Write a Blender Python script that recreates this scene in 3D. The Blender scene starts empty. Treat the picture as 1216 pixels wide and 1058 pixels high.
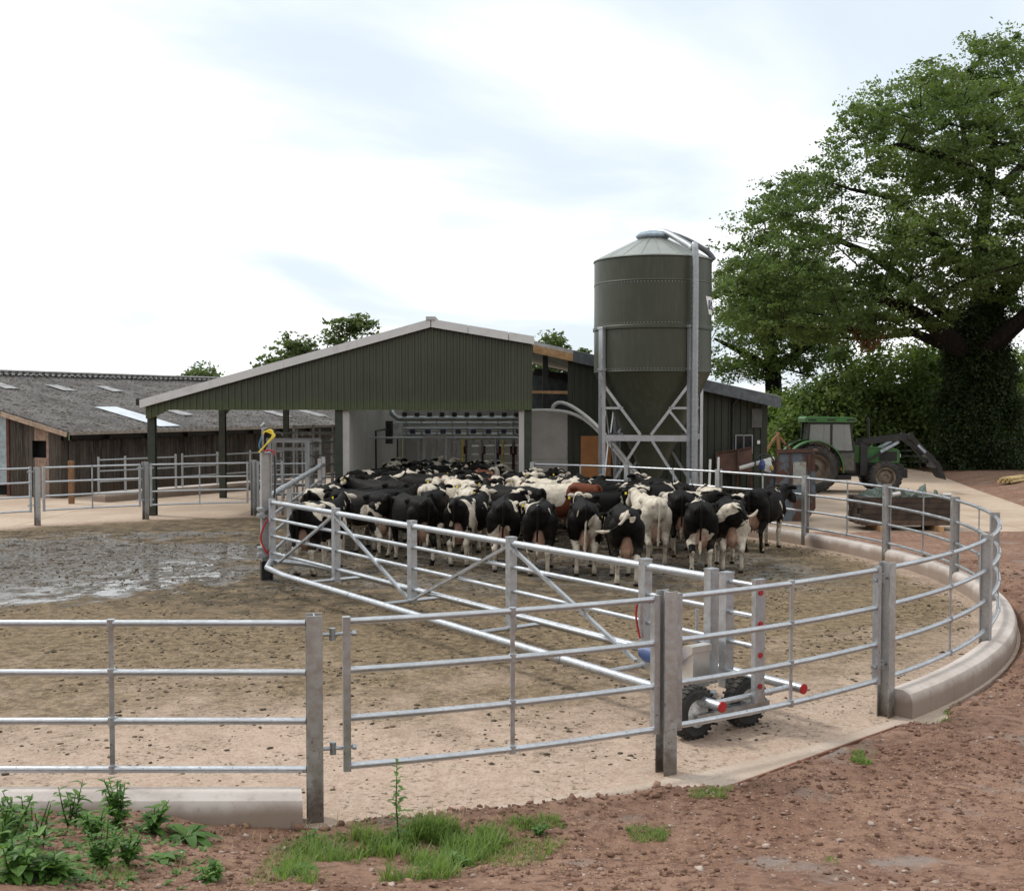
import bpy, bmesh, math, random
import numpy as np
from mathutils import Vector, Matrix

PI = math.pi
SC = bpy.context.scene
COL = SC.collection
rad = math.radians

# ------------------------------------------------------------------ camera
FPX = 1335.0                       # focal length in photo pixels (1216 wide)
CAMZ = 3.03
PITCH = math.atan(48.0 / FPX)
cam_data = bpy.data.cameras.new('camera')
cam = bpy.data.objects.new('camera', cam_data)
COL.objects.link(cam)
cam.location = (0, 0, CAMZ)
cam.rotation_euler = (PI / 2 - PITCH, 0, 0)
cam_data.sensor_fit = 'HORIZONTAL'
cam_data.sensor_width = 36.0
cam_data.lens = 36.0 * FPX / 1216.0
cam_data.clip_end = 3000
cam_data.clip_start = 0.05
SC.camera = cam


def ray(px, py):
    dx, dy = (px - 608) / FPX, (529 - py) / FPX
    c, s = math.cos(PITCH), math.sin(PITCH)
    return Vector((dx, c + dy * s, -s + dy * c))


def gp(px, py, z=0.0):
    """world point seen at a photo pixel, on the level z"""
    d = ray(px, py)
    t = (z - CAMZ) / d.z
    return Vector((0, 0, CAMZ)) + d * t


def dp(px, py, Y):
    """world point seen at a photo pixel, at the distance Y"""
    d = ray(px, py)
    return Vector((0, 0, CAMZ)) + d * (Y / d.y)


# ------------------------------------------------------------------ object helpers
def link(o):
    COL.objects.link(o)
    return o


def tag(o, label=None, cat=None, group=None, kind=None):
    if label:
        o['label'] = label
    if cat:
        o['category'] = cat
    if group:
        o['group'] = group
    if kind:
        o['kind'] = kind
    return o


def empty(name, loc=(0, 0, 0), rz=0.0, label=None, cat=None, group=None):
    o = bpy.data.objects.new(name, None)
    o.location = loc
    o.rotation_euler = (0, 0, rz)
    o.empty_display_size = 0.2
    link(o)
    return tag(o, label, cat, group)


def children(o):
    return [c for c in bpy.data.objects if c.parent == o]


def copy_tree(o, parent=None):
    c = o.copy()
    link(c)
    c.parent = parent
    for ch in children(o):
        copy_tree(ch, c)
    return c


class MB:
    """collects simple solids into one mesh"""

    def __init__(self):
        self.v = []
        self.f = []
        self.m = []
        self.mi = 0

    def add(self, vs, fs):
        b = len(self.v)
        self.v.extend([tuple(p) for p in vs])
        self.f.extend([tuple(i + b for i in f) for f in fs])
        self.m.extend([self.mi] * len(fs))
        return self

    def box(self, x0, x1, y0, y1, z0, z1, M=None):
        vs = [Vector(p) for p in ((x0, y0, z0), (x1, y0, z0), (x1, y1, z0), (x0, y1, z0),
                                  (x0, y0, z1), (x1, y0, z1), (x1, y1, z1), (x0, y1, z1))]
        if M is not None:
            vs = [M @ p for p in vs]
        fs = [(0, 3, 2, 1), (4, 5, 6, 7), (0, 1, 5, 4), (1, 2, 6, 5), (2, 3, 7, 6), (3, 0, 4, 7)]
        return self.add(vs, fs)

    def bar(self, a, b, w, h, up=(0, 0, 1)):
        """rectangular bar from a to b, w across, h along up"""
        a, b = Vector(a), Vector(b)
        d = (b - a).normalized()
        up = Vector(up)
        if abs(d.dot(up)) > .98:
            up = Vector((1, 0, 0)) if abs(d.x) < .9 else Vector((0, 1, 0))
        s = d.cross(up).normalized()
        u = s.cross(d).normalized()
        vs = []
        for p in (a, b):
            for i, j in ((-1, -1), (1, -1), (1, 1), (-1, 1)):
                vs.append(p + s * (w / 2 * i) + u * (h / 2 * j))
        return self.add(vs, [(0, 1, 2, 3), (7, 6, 5, 4), (0, 4, 5, 1), (1, 5, 6, 2), (2, 6, 7, 3), (3, 7, 4, 0)])

    def tube(self, pts, r, seg=8, caps=True):
        pts = [Vector(p) for p in pts]
        n = len(pts)
        rs = list(r) if isinstance(r, (list, tuple)) else [r] * n
        vs, fs = [], []
        prev = None
        for i, p in enumerate(pts):
            if i == 0:
                t = pts[1] - p
            elif i == n - 1:
                t = p - pts[i - 1]
            else:
                t = (pts[i + 1] - p).normalized() + (p - pts[i - 1]).normalized()
            t = t.normalized() if t.length > 1e-9 else Vector((0, 0, 1))
            if prev is None:
                ref = Vector((0, 0, 1)) if abs(t.z) < .9 else Vector((1, 0, 0))
                s = t.cross(ref).normalized()
            else:
                s = prev - t * prev.dot(t)
                s = s.normalized() if s.length > 1e-6 else t.orthogonal().normalized()
            prev = s
            u = t.cross(s)
            for k in range(seg):
                a = 2 * PI * k / seg
                vs.append(p + (s * math.cos(a) + u * math.sin(a)) * rs[i])
        for i in range(n - 1):
            for k in range(seg):
                k2 = (k + 1) % seg
                fs.append((i * seg + k, i * seg + k2, (i + 1) * seg + k2, (i + 1) * seg + k))
        if caps:
            fs.append(tuple(range(seg - 1, -1, -1)))
            fs.append(tuple((n - 1) * seg + k for k in range(seg)))
        return self.add(vs, fs)

    def lathe(self, prof, seg=24, M=None, close=True):
        """prof: (r, z) list, revolved about z"""
        vs, fs = [], []
        for r, z in prof:
            for k in range(seg):
                a = 2 * PI * k / seg
                p = Vector((r * math.cos(a), r * math.sin(a), z))
                vs.append(M @ p if M is not None else p)
        n = len(prof)
        for i in range(n - 1):
            for k in range(seg):
                k2 = (k + 1) % seg
                fs.append((i * seg + k, i * seg + k2, (i + 1) * seg + k2, (i + 1) * seg + k))
        if close:
            fs.append(tuple(range(seg - 1, -1, -1)))
            fs.append(tuple((n - 1) * seg + k for k in range(seg)))
        return self.add(vs, fs)

    def prism(self, poly, d0, d1, axis='y', M=None):
        """poly in the plane (x,z) for axis y, (x,y) for z, (y,z) for x; extruded d0..d1"""
        def P(a, b, d):
            p = {'y': (a, d, b), 'z': (a, b, d), 'x': (d, a, b)}[axis]
            p = Vector(p)
            return M @ p if M is not None else p
        n = len(poly)
        vs = [P(a, b, d0) for a, b in poly] + [P(a, b, d1) for a, b in poly]
        fs = [tuple(range(n)), tuple(range(2 * n - 1, n - 1, -1))]
        for i in range(n):
            j = (i + 1) % n
            fs.append((i, i + n, j + n, j))
        return self.add(vs, fs)

    def build(self, name, mat, parent=None, smooth=False, loc=None, ang=40):
        me = bpy.data.meshes.new(name)
        me.from_pydata([tuple(p) for p in self.v], [], self.f)
        mats = mat if isinstance(mat, (list, tuple)) else [mat]
        for m in mats:
            me.materials.append(m)
        if len(mats) > 1:
            me.polygons.foreach_set('material_index', self.m)
        bm = bmesh.new()
        bm.from_mesh(me)
        bmesh.ops.recalc_face_normals(bm, faces=bm.faces)
        bm.to_mesh(me)
        bm.free()
        if smooth:
            me.polygons.foreach_set('use_smooth', [True] * len(me.polygons))
            try:
                me.set_sharp_from_angle(angle=rad(ang))
            except Exception:
                pass
        me.update()
        o = bpy.data.objects.new(name, me)
        if loc is not None:
            o.location = loc
        o.parent = parent
        link(o)
        return o


def mesh_np(name, V, F, mat, parent=None, attrs=None, smooth=False):
    """fast mesh from numpy arrays; F is (n,k)"""
    V = np.asarray(V, dtype=np.float32)
    F = np.asarray(F, dtype=np.int32)
    me = bpy.data.meshes.new(name)
    n, k = F.shape
    me.vertices.add(len(V))
    me.vertices.foreach_set('co', V.ravel())
    me.loops.add(n * k)
    me.loops.foreach_set('vertex_index', F.ravel())
    me.polygons.add(n)
    me.polygons.foreach_set('loop_start', np.arange(0, n * k, k, dtype=np.int32))
    me.polygons.foreach_set('loop_total', np.full(n, k, dtype=np.int32))
    if smooth:
        me.polygons.foreach_set('use_smooth', np.ones(n, dtype=bool))
    me.update(calc_edges=True)
    if attrs:
        for a, arr in attrs.items():
            at = me.attributes.new(a, 'FLOAT', 'POINT')
            at.data.foreach_set('value', np.asarray(arr, dtype=np.float32))
    me.materials.append(mat)
    o = bpy.data.objects.new(name, me)
    o.parent = parent
    link(o)
    return o


# ------------------------------------------------------------------ value noise in numpy
def vnoise(x, y, seed=0):
    def h(i, j):
        n = (i * 374761393 + j * 668265263 + seed * 1442695041) & 0xffffffff
        n = ((n ^ (n >> 13)) * 1274126177) & 0xffffffff
        return ((n ^ (n >> 16)) & 0xffff) / 65535.0
    x = np.asarray(x, dtype=np.float64)
    y = np.asarray(y, dtype=np.float64)
    i, j = np.floor(x).astype(np.int64), np.floor(y).astype(np.int64)
    fx, fy = x - i, y - j
    fx, fy = fx * fx * (3 - 2 * fx), fy * fy * (3 - 2 * fy)
    return (h(i, j) * (1 - fx) + h(i + 1, j) * fx) * (1 - fy) + (h(i, j + 1) * (1 - fx) + h(i + 1, j + 1) * fx) * fy


def fbm(x, y, oct=4, seed=0):
    s, a, t = 0, 1.0, 0
    for o in range(oct):
        s = s + a * vnoise(x * 2 ** o, y * 2 ** o, seed + o * 7)
        t += a
        a *= .5
    return s / t


def sstep(a, b, x):
    t = np.clip((x - a) / (b - a), 0, 1)
    return t * t * (3 - 2 * t)


# ------------------------------------------------------------------ materials
class NT:
    def __init__(self, name):
        self.mat = bpy.data.materials.new(name)
        self.mat.use_nodes = True
        self.t = self.mat.node_tree
        self.t.nodes.clear()
        self.out = self.t.nodes.new('ShaderNodeOutputMaterial')
        self.b = self.t.nodes.new('ShaderNodeBsdfPrincipled')
        self.t.links.new(self.b.outputs[0], self.out.inputs[0])
        self._obj = None

    def n(self, typ, **kw):
        nd = self.t.nodes.new('ShaderNode' + typ)
        for k, v in kw.items():
            setattr(nd, k, v)
        return nd

    def put(self, sock, val):
        if isinstance(val, bpy.types.NodeSocket):
            self.t.links.new(val, sock)
        elif isinstance(val, (tuple, list)) and len(val) == 3 and sock.type == 'RGBA':
            sock.default_value = (*val, 1)
        else:
            sock.default_value = val

    def obj(self):
        if self._obj is None:
            self._obj = self.n('TexCoord').outputs['Object']
        return self._obj

    def mapping(self, vec=None, scale=(1, 1, 1), loc=(0, 0, 0), rot=(0, 0, 0)):
        m = self.n('Mapping')
        self.put(m.inputs['Vector'], vec or self.obj())
        m.inputs['Scale'].default_value = scale
        m.inputs['Location'].default_value = loc
        m.inputs['Rotation'].default_value = rot
        return m.outputs[0]

    def noise(self, scale, detail=3, rough=.55, vec=None, dist=0):
        m = self.n('TexNoise')
        self.put(m.inputs['Vector'], vec or self.obj())
        m.inputs['Scale'].default_value = scale
        m.inputs['Detail'].default_value = detail
        m.inputs['Roughness'].default_value = rough
        m.inputs['Distortion'].default_value = dist
        return m.outputs['Fac']

    def voro(self, scale, vec=None, feature='F1', out='Distance'):
        m = self.n('TexVoronoi', feature=feature)
        self.put(m.inputs['Vector'], vec or self.obj())
        m.inputs['Scale'].default_value = scale
        return m.outputs[out]

    def rng(self, val, a, b, lo=0.0, hi=1.0, smooth=True):
        m = self.n('MapRange')
        m.interpolation_type = 'SMOOTHSTEP' if smooth else 'LINEAR'
        self.put(m.inputs['Value'], val)
        m.inputs['From Min'].default_value = a
        m.inputs['From Max'].default_value = b
        m.inputs['To Min'].default_value = lo
        m.inputs['To Max'].default_value = hi
        return m.outputs['Result']

    def math(self, op, a, b=0.0, clamp=False):
        m = self.n('Math', operation=op)
        m.use_clamp = clamp
        self.put(m.inputs[0], a)
        self.put(m.inputs[1], b)
        return m.outputs[0]

    def mix(self, f, a, b):
        m = self.n('Mix', data_type='RGBA')
        self.put(m.inputs['Factor'], f)
        self.put(m.inputs[6], a)
        self.put(m.inputs[7], b)
        return m.outputs[2]

    def xyz(self, vec=None):
        m = self.n('SeparateXYZ')
        self.put(m.inputs[0], vec or self.obj())
        return m.outputs

    def attr(self, name, typ='GEOMETRY'):
        m = self.n('Attribute')
        m.attribute_type = typ
        m.attribute_name = name
        return m.outputs['Fac']

    def bump(self, h, strength=.3, dist=.02):
        m = self.n('Bump')
        m.inputs['Strength'].default_value = strength
        m.inputs['Distance'].default_value = dist
        self.put(m.inputs['Height'], h)
        self.t.links.new(m.outputs[0], self.b.inputs['Normal'])

    def done(self, color=None, rough=None, metal=None, spec=None, trans=None):
        if color is not None:
            self.put(self.b.inputs['Base Color'], color)
        if rough is not None:
            self.put(self.b.inputs['Roughness'], rough)
        if metal is not None:
            self.put(self.b.inputs['Metallic'], metal)
        if spec is not None:
            self.put(self.b.inputs['Specular IOR Level'], spec)
        return self.mat


def simple(name, col, rough=.6, metal=0.0, var=.25, scale=6.0, dirt=None, dirt_amt=.5, bump=0.0, spec=None, dscale=2.0):
    """base colour with soft mottling and, if asked, patches of dirt"""
    t = NT(name)
    nz = t.noise(scale, 4)
    a = tuple(c * (1 - var) for c in col)
    b = tuple(min(1, c * (1 + var)) for c in col)
    c = t.mix(t.rng(nz, .3, .7), a, b)
    if dirt:
        d = t.rng(t.noise(dscale, 5, .65), .45, .75, 0, dirt_amt)
        c = t.mix(d, c, dirt)
    if bump:
        t.bump(t.noise(scale * 6, 4), bump, .01)
    return t.done(c, rough, metal, spec)


# galvanised steel: bright zinc with spangle
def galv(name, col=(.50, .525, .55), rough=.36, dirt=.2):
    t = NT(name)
    sp = t.voro(38, out='Color')
    sp1 = t.n('SeparateColor')
    t.put(sp1.inputs[0], sp)
    k = t.rng(sp1.outputs[0], 0, 1, .93, 1.04)
    big = t.rng(t.noise(2.3, 5, .6), .35, .7)
    c = t.mix(big, tuple(x * .86 for x in col), col)
    vm = t.n('VectorMath', operation='MULTIPLY')
    t.put(vm.inputs[0], c)
    cx = t.n('CombineXYZ')
    for i in range(3):
        t.put(cx.inputs[i], k)
    t.put(vm.inputs[1], cx.outputs[0])
    d = t.rng(t.noise(5.0, 6, .7), .58, .75, 0, dirt)
    c2 = t.mix(d, vm.outputs[0], (.16, .13, .09))
    x_, y_, z_ = t.xyz()
    low = t.math('ADD', z_, t.math('MULTIPLY', t.math('SUBTRACT', t.noise(7, 5, .7), .5), .55))
    c2 = t.mix(t.rng(low, .34, .02, 0, .75), c2, (.12, .09, .06))
    spl = t.math('MULTIPLY', t.rng(t.noise(26, 4, .7), .60, .68), t.rng(z_, 1.2, .3, 0, .7))
    c2 = t.mix(spl, c2, (.10, .075, .05))
    r = t.rng(t.noise(14, 3), .3, .7, rough - .08, rough + .14)
    return t.done(c2, r, .82)


M = {}
M['galv'] = galv('galvanised_steel')
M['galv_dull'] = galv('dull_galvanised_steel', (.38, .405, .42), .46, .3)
M['galv_post'] = galv('galvanised_post_steel', (.50, .505, .50), .46, .3)
M['rubber'] = simple('rubber', (.018, .018, .018), .75, var=.3, scale=12, dirt=(.10, .075, .05), dirt_amt=.6, bump=.2)
M['dark'] = simple('dark_steel', (.022, .023, .024), .5, .2, dirt=(.07, .055, .04), dirt_amt=.4)
M['red'] = simple('red_plastic', (.36, .016, .018), .45)
M['white'] = simple('white_paint', (.78, .78, .76), .45, var=.05, dirt=(.3, .27, .22), dirt_amt=.3)
M['blue'] = simple('blue_paint', (.03, .08, .26), .45, dirt=(.1, .09, .07), dirt_amt=.5)
M['yellow'] = simple('yellow_plastic', (.75, .58, .05), .4)
M['green_wall'] = simple('green_cladding', (.066, .082, .045), .5, .0, var=.12, scale=1.5, dirt=(.085, .09, .055), dirt_amt=.5)
M['green_dark'] = simple('dark_green_cladding', (.030, .036, .022), .5, .0, var=.12, scale=1.5)
M['green_col'] = simple('green_column_paint', (.022, .030, .018), .5)
M['flash'] = simple('pale_flashing', (.60, .60, .59), .5, .1, var=.08, scale=2, dirt=(.28, .27, .25), dirt_amt=.5)
M['fibre'] = simple('fibre_cement', (.42, .42, .41), .8, var=.15, scale=2.5, dirt=(.2, .18, .15), dirt_amt=.5)
M['conc_panel'] = simple('concrete_panel', (.40, .385, .36), .85, var=.08, scale=1.2, dirt=(.30, .28, .25), dirt_amt=.6, bump=.15)
M['orange'] = simple('orange_door_board', (.36, .155, .05), .6, var=.12, scale=3)
M['timber_new'] = simple('new_timber', (.42, .25, .12), .7, var=.2, scale=9)
M['glass_dark'] = simple('dark_glass', (.02, .022, .024), .12, var=.1)
M['rust'] = simple('rusty_plate', (.075, .034, .022), .8, .1, var=.35, scale=3, dirt=(.05, .03, .025), dirt_amt=.7, bump=.3)
M['hose_grey'] = simple('grey_auger_tube', (.52, .52, .50), .45, var=.08)
M['pole'] = simple('peeled_pole_wood', (.46, .34, .15), .7, var=.2, scale=5)
# ------------------------------------------------------------------ sky and sun
CX, CY, RR = -4.26, 19.43, 11.66        # centre and radius of the round collecting yard
SUN_EL, SUN_AZ = rad(50), math.atan2(-.75, .38)

world = bpy.data.worlds.new('World')
SC.world = world
world.use_nodes = True
wt = world.node_tree
wt.nodes.clear()


def wn(typ, **kw):
    n = wt.nodes.new('ShaderNode' + typ)
    for k, v in kw.items():
        setattr(n, k, v)
    return n


sky = wn('TexSky')
sky.sky_type = 'NISHITA'
sky.sun_disc = False
sky.sun_elevation = SUN_EL
sky.sun_rotation = SUN_AZ
sky.altitude = 100
sky.air_density = 1.0
sky.dust_density = 2.0
tc = wn('TexCoord')
sep = wn('SeparateXYZ')
wt.links.new(tc.outputs['Generated'], sep.inputs[0])
mz = wn('Math', operation='MAXIMUM')
wt.links.new(sep.outputs[2], mz.inputs[0])
mz.inputs[1].default_value = 0.0
az = wn('Math', operation='ADD')
wt.links.new(mz.outputs[0], az.inputs[0])
az.inputs[1].default_value = .16
dv = []
for i in range(2):
    d = wn('Math', operation='DIVIDE')
    wt.links.new(sep.outputs[i], d.inputs[0])
    wt.links.new(az.outputs[0], d.inputs[1])
    dv.append(d)
cmb = wn('CombineXYZ')
wt.links.new(dv[0].outputs[0], cmb.inputs[0])
wt.links.new(dv[1].outputs[0], cmb.inputs[1])
cmb.inputs[2].default_value = 3.7
cn = wn('TexNoise')
wt.links.new(cmb.outputs[0], cn.inputs['Vector'])
cn.inputs['Scale'].default_value = .62
cn.inputs['Detail'].default_value = 7
cn.inputs['Roughness'].default_value = .52
cn.inputs['Distortion'].default_value = .35
cr = wn('MapRange')
cr.interpolation_type = 'SMOOTHSTEP'
wt.links.new(cn.outputs['Fac'], cr.inputs['Value'])
cr.inputs['From Min'].default_value = .38
cr.inputs['From Max'].default_value = .57
cr.inputs['To Min'].default_value = .12
cr.inputs['To Max'].default_value = 1.0
# brightness of the cloud: thin and thick parts
cb = wn('Mix', data_type='RGBA')
cn2 = wn('TexNoise')
wt.links.new(cmb.outputs[0], cn2.inputs['Vector'])
cn2.inputs['Scale'].default_value = 1.3
cn2.inputs['Detail'].default_value = 5
wt.links.new(cn2.outputs['Fac'], cb.inputs['Factor'])
cb.inputs[6].default_value = (10.7, 11.1, 11.4, 1)
cb.inputs[7].default_value = (15.0, 15.0, 14.9, 1)
veil = wn('Mix', data_type='RGBA')
veil.inputs['Factor'].default_value = .80
wt.links.new(sky.outputs[0], veil.inputs[6])
veil.inputs[7].default_value = (8.1, 9.2, 10.1, 1)
cm = wn('Mix', data_type='RGBA')
wt.links.new(cr.outputs['Result'], cm.inputs['Factor'])
wt.links.new(veil.outputs[2], cm.inputs[6])
wt.links.new(cb.outputs[2], cm.inputs[7])
bg = wn('Background')
bg.inputs['Strength'].default_value = .1
wt.links.new(cm.outputs[2], bg.inputs['Color'])
wo = wn('OutputWorld')
wt.links.new(bg.outputs[0], wo.inputs[0])

sd = bpy.data.lights.new('sun', 'SUN')
sd.energy = 2.1
sd.angle = rad(10)
sd.color = (1, .96, .9)
sun = link(bpy.data.objects.new('sun', sd))
dirv = Vector((math.cos(SUN_EL) * math.sin(SUN_AZ), math.cos(SUN_EL) * math.cos(SUN_AZ), math.sin(SUN_EL)))
sun.rotation_euler = dirv.to_track_quat('Z', 'Y').to_euler()
sun.location = dirv * 60

SC.view_settings.view_transform = 'Standard'
SC.view_settings.look = 'None'
SC.view_settings.exposure = 0.06
SC.view_settings.gamma = 1.0


# ------------------------------------------------------------------ ground
def rp(deg, r=RR, z=0.0):
    a = rad(deg)
    return Vector((CX + r * math.cos(a), CY + r * math.sin(a), z))


def RL(a):
    """radius of the straighter fence line left of the opening"""
    return 11.33 / np.abs(np.sin(np.radians(a)))


def ground_h(x, y):
    """height of the soil"""
    x = np.asarray(x, dtype=np.float64)
    y = np.asarray(y, dtype=np.float64)
    dx, dy = x - CX, y - CY
    r = np.hypot(dx, dy)
    a = np.degrees(np.arctan2(dy, dx))
    h = .03 + .05 * (fbm(x * .8, y * .8, 4, 3) - .5)
    # lumpy near soil
    near = 1 - sstep(20, 40, np.hypot(x, y))
    h = h + near * (.085 * (fbm(x * 2.6, y * 2.6, 4, 11) - .5) + .028 * (fbm(x * 11, y * 11, 3, 23) - .5))
    # trodden, flatter towards the right foreground
    # bank on which the photographer stands
    h = h + np.where(y < 7.4, .25 * (7.4 - y), 0)
    # soil banked against the kerb on the right
    bank = np.exp(-((a + 12) / 22) ** 2) * np.exp(-((r - 12.7) / .75) ** 2)
    h = h + bank * (.2 + .25 * (fbm(x * 3, y * 3, 3, 5) - .4))
    # earth tipped against the near kerb and post
    h = h + .06 * np.exp(-((a + 72) / 5) ** 2) * np.exp(-((r - 12.2) / .35) ** 2)
    # edge of the concrete
    edge = np.interp(a, [-180, -125, -112, -104, -97, -90, -84, -80, -76, -70, -64, -61.5, -60, -46, -44, 180], [11.85, 11.85, 12.40, 11.86, 11.60, 11.51, 11.57, 11.68, 11.76, 11.80, 11.86, 11.95, 12.12, 12.05, 11.9, 11.9])
    # soil heaped against the outside of the near left kerb
    h = h + (.05 + .10 * sstep(-78.5, -82.5, a)) * sstep(-76.5, -79, a) * sstep(-.02, .16, r - edge) * (.75 + .5 * fbm(x * 2, y * 2, 3, 61)) * (a > -140)
    edge = edge + np.where((a > -78) & (a < -61), .22 * (fbm(x * 2.2, y * 2.2, 3, 41) - .5), 0)
    ex_, ey_ = 3.62 - 1.66, 10.52 - 8.80
    dl = ((x - 1.66) * ey_ - (y - 8.80) * ex_) / math.hypot(ex_, ey_)
    dist = np.where((a > -60.3) & (a < -47.5), dl - .03, r - edge)
    k = np.where((a > -60.3) & (a < -47.5), sstep(-.03, .04, dist), sstep(-.08, .16, dist))
    h = np.where((a > -60.3) & (a < -47.5), np.minimum(h, .012 + .3 * np.maximum(dist, 0)), h)
    h = -.10 * (1 - k) + h * k
    # flat hard-standing behind and at the sides
    back = sstep(26.5, 28.5, y) * sstep(-40, -30, x) * (1 - sstep(54, 57, y))
    right = sstep(15.0, 16.8, x - .2 * (y - 32)) * sstep(31.2, 33, y)
    back = back * (1 - right)
    h = h * (1 - back) - .12 * back
    h = h + right * .25 * fbm(x * .3, y * .3, 3, 9) * (1 - sstep(50, 54, y))
    h = np.where(r < edge - .15, np.minimum(h, -.02), h)
    return h


def axis(lo, hi, dlo, dhi, step):
    fine = list(np.arange(dlo, dhi + 1e-6, step))
    out, p, s = [], dhi, step
    while p < hi:
        s *= 1.22
        p += s
        out.append(p)
    inn, p, s = [], dlo, step
    while p > lo:
        s *= 1.22
        p -= s
        inn.append(p)
    return np.array(inn[::-1] + fine + out)


gx = axis(-900, 900, -6.5, 11.5, .05)
gy = axis(-60, 1500, 5.2, 20.0, .05)
XX, YY = np.meshgrid(gx, gy)
HH = ground_h(XX.ravel(), YY.ravel())
nx, ny = len(gx), len(gy)
ii = (np.arange(ny - 1)[:, None] * nx + np.arange(nx - 1)[None, :]).ravel()
GF = np.stack([ii, ii + 1, ii + nx + 1, ii + nx], 1)

t = NT('soil_and_field')
o = t.obj()
x_, y_, z_ = t.xyz(o)
n1 = t.noise(.9, 5, .6)
n2 = t.noise(9, 5, .65)
n3 = t.noise(45, 4, .7)
c = t.mix(t.rng(n1, .35, .65), (.20, .112, .076), (.275, .168, .118))
c = t.mix(t.rng(n2, .42, .68), c, (.12, .064, .043))
c = t.mix(t.rng(n3, .52, .70, 0, .55), c, (.38, .265, .205))
# grey stony wash patch beside the concrete edge
wash = t.rng(t.noise(1.1, 4, .6, t.mapping(loc=(4.2, 1.7, 0))), .56, .70, 0, .65)
c = t.mix(wash, c, (.25, .225, .205))
# little stones
vs = t.voro(30, feature='F1', out='Distance')
vc = t.voro(30, out='Color')
sc_ = t.n('SeparateColor')
t.put(sc_.inputs[0], vc)
stone = t.math('MULTIPLY', t.rng(vs, .22, .14), t.rng(sc_.outputs[1], .82, .84))
c = t.mix(stone, c, (.44, .39, .34))
grass = t.math('MULTIPLY', t.rng(y_, 57, 59), 1.0)
gcol = t.mix(t.rng(t.noise(.15, 4), .35, .65), (.085, .13, .04), (.11, .15, .05))
c = t.mix(grass, c, gcol)
t.bump(t.math('ADD', t.math('MULTIPLY', n2, .6), t.math('MULTIPLY', n3, .4)), .9, .05)
t.done(c, .95, None, .2)
M['soil'] = t.mat
g = mesh_np('ground', np.stack([XX.ravel(), YY.ravel(), HH], 1), GF, M['soil'], smooth=True)
tag(g, kind='structure')

# round concrete yard -----------------------------------------------------
t = NT('yard_concrete_and_slurry')
x_, y_, z_ = t.xyz()
dxn = t.math('SUBTRACT', x_, CX)
dyn = t.math('SUBTRACT', y_, CY)
rr = t.math('SQRT', t.math('ADD', t.math('MULTIPLY', dxn, dxn), t.math('MULTIPLY', dyn, dyn)))
nA = t.noise(.33, 5, .6)
nB = t.noise(1.6, 5, .65)
nC = t.noise(7.5, 5, .7)
nD = t.noise(28, 4, .7)
streak = t.noise(2.6, 5, .65)
tan = t.mix(t.rng(nC, .3, .7), (.385, .285, .218), (.50, .392, .312))
tan = t.mix(t.rng(nD, .50, .68, 0, .6), tan, (.23, .16, .11))
nE = t.noise(62, 3, .7)
tan = t.mix(t.rng(nE, .54, .70, 0, .4), tan, (.17, .12, .08))
olive = t.mix(t.rng(nC, .38, .62), (.115, .086, .050), (.27, .20, .125))
olive = t.mix(t.rng(nD, .48, .64, 0, .7), olive, (.075, .056, .034))
dark = t.mix(t.rng(nC, .35, .7), (.030, .024, .017), (.10, .08, .055))
# how far the muck has been walked
walk = t.math('ADD', y_, t.math('MULTIPLY', t.math('SUBTRACT', nA, .5), 9.0))
walk = t.math('SUBTRACT', walk, t.math('MULTIPLY', t.math('MAXIMUM', t.math('SUBTRACT', x_, 1.0), 0.0), .55))
walk = t.math('ADD', walk, t.math('MULTIPLY', t.math('SUBTRACT', nB, .5), 4.0))
m1 = t.rng(walk, 9.0, 13.4)
rim = t.math('ADD', rr, t.math('MULTIPLY', t.math('SUBTRACT', nB, .5), 1.6))
m1 = t.math('MULTIPLY', m1, t.rng(rim, 11.7, 10.9))
c = t.mix(m1, tan, olive)
m2 = t.math('MULTIPLY', t.rng(walk, 14.5, 18.5), t.rng(rim, 11.3, 9.8))
m2 = t.math('MULTIPLY', m2, t.rng(t.math('ADD', t.math('MULTIPLY', streak, .6), t.math('MULTIPLY', nC, .4)), .44, .54))
c = t.mix(t.math('MULTIPLY', m2, .9), c, dark)
# dung specks everywhere
spk = t.math('MULTIPLY', t.rng(nC, .57, .66), t.rng(streak, .45, .62))
c = t.mix(t.math('MULTIPLY', spk, .85), c, (.075, .058, .038))
spk2 = t.math('MULTIPLY', t.rng(t.noise(17, 4, .65), .54, .62, 0, .8), t.rng(nB, .40, .60))
c = t.mix(spk2, c, (.09, .068, .045))
# wet slurry to the left of the pivot post, and under the herd
strip_ = t.math('MULTIPLY', t.rng(t.math('ADD', rr, t.math('MULTIPLY', t.math('SUBTRACT', nD, .5), .06)), 11.74, 11.80), t.rng(y_, 14, 12.5))
c = t.mix(t.math('MULTIPLY', strip_, .7), c, t.mix(t.rng(nB, .35, .65), (.44, .36, .29), (.52, .44, .37)))
ex = t.math('DIVIDE', t.math('SUBTRACT', x_, -8.4), 5.2)
ey = t.math('DIVIDE', t.math('SUBTRACT', y_, 21.6), 5.6)
el = t.math('SUBTRACT', 1.0, t.math('ADD', t.math('MULTIPLY', ex, ex), t.math('MULTIPLY', ey, ey)))
wet = t.math('ADD', t.math('MULTIPLY', el, .30), t.math('ADD', t.math('MULTIPLY', nA, .9), t.math('MULTIPLY', nB, .55)))
wetm = t.math('MULTIPLY', t.rng(wet, .76, .92), t.rng(el, -.15, .25))
herd = t.math('MULTIPLY', t.rng(y_, 17.0, 20.5), t.math('MULTIPLY', t.rng(x_, -5, -3.5), t.rng(rim, 10.6, 9.2)))
herd = t.math('MULTIPLY', herd, t.rng(nB, .40, .58))
wetall = t.math('MAXIMUM', wetm, t.math('MULTIPLY', herd, .8))
wcol = t.mix(t.rng(nC, .38, .62), (.030, .026, .021), (.19, .172, .145))
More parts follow.
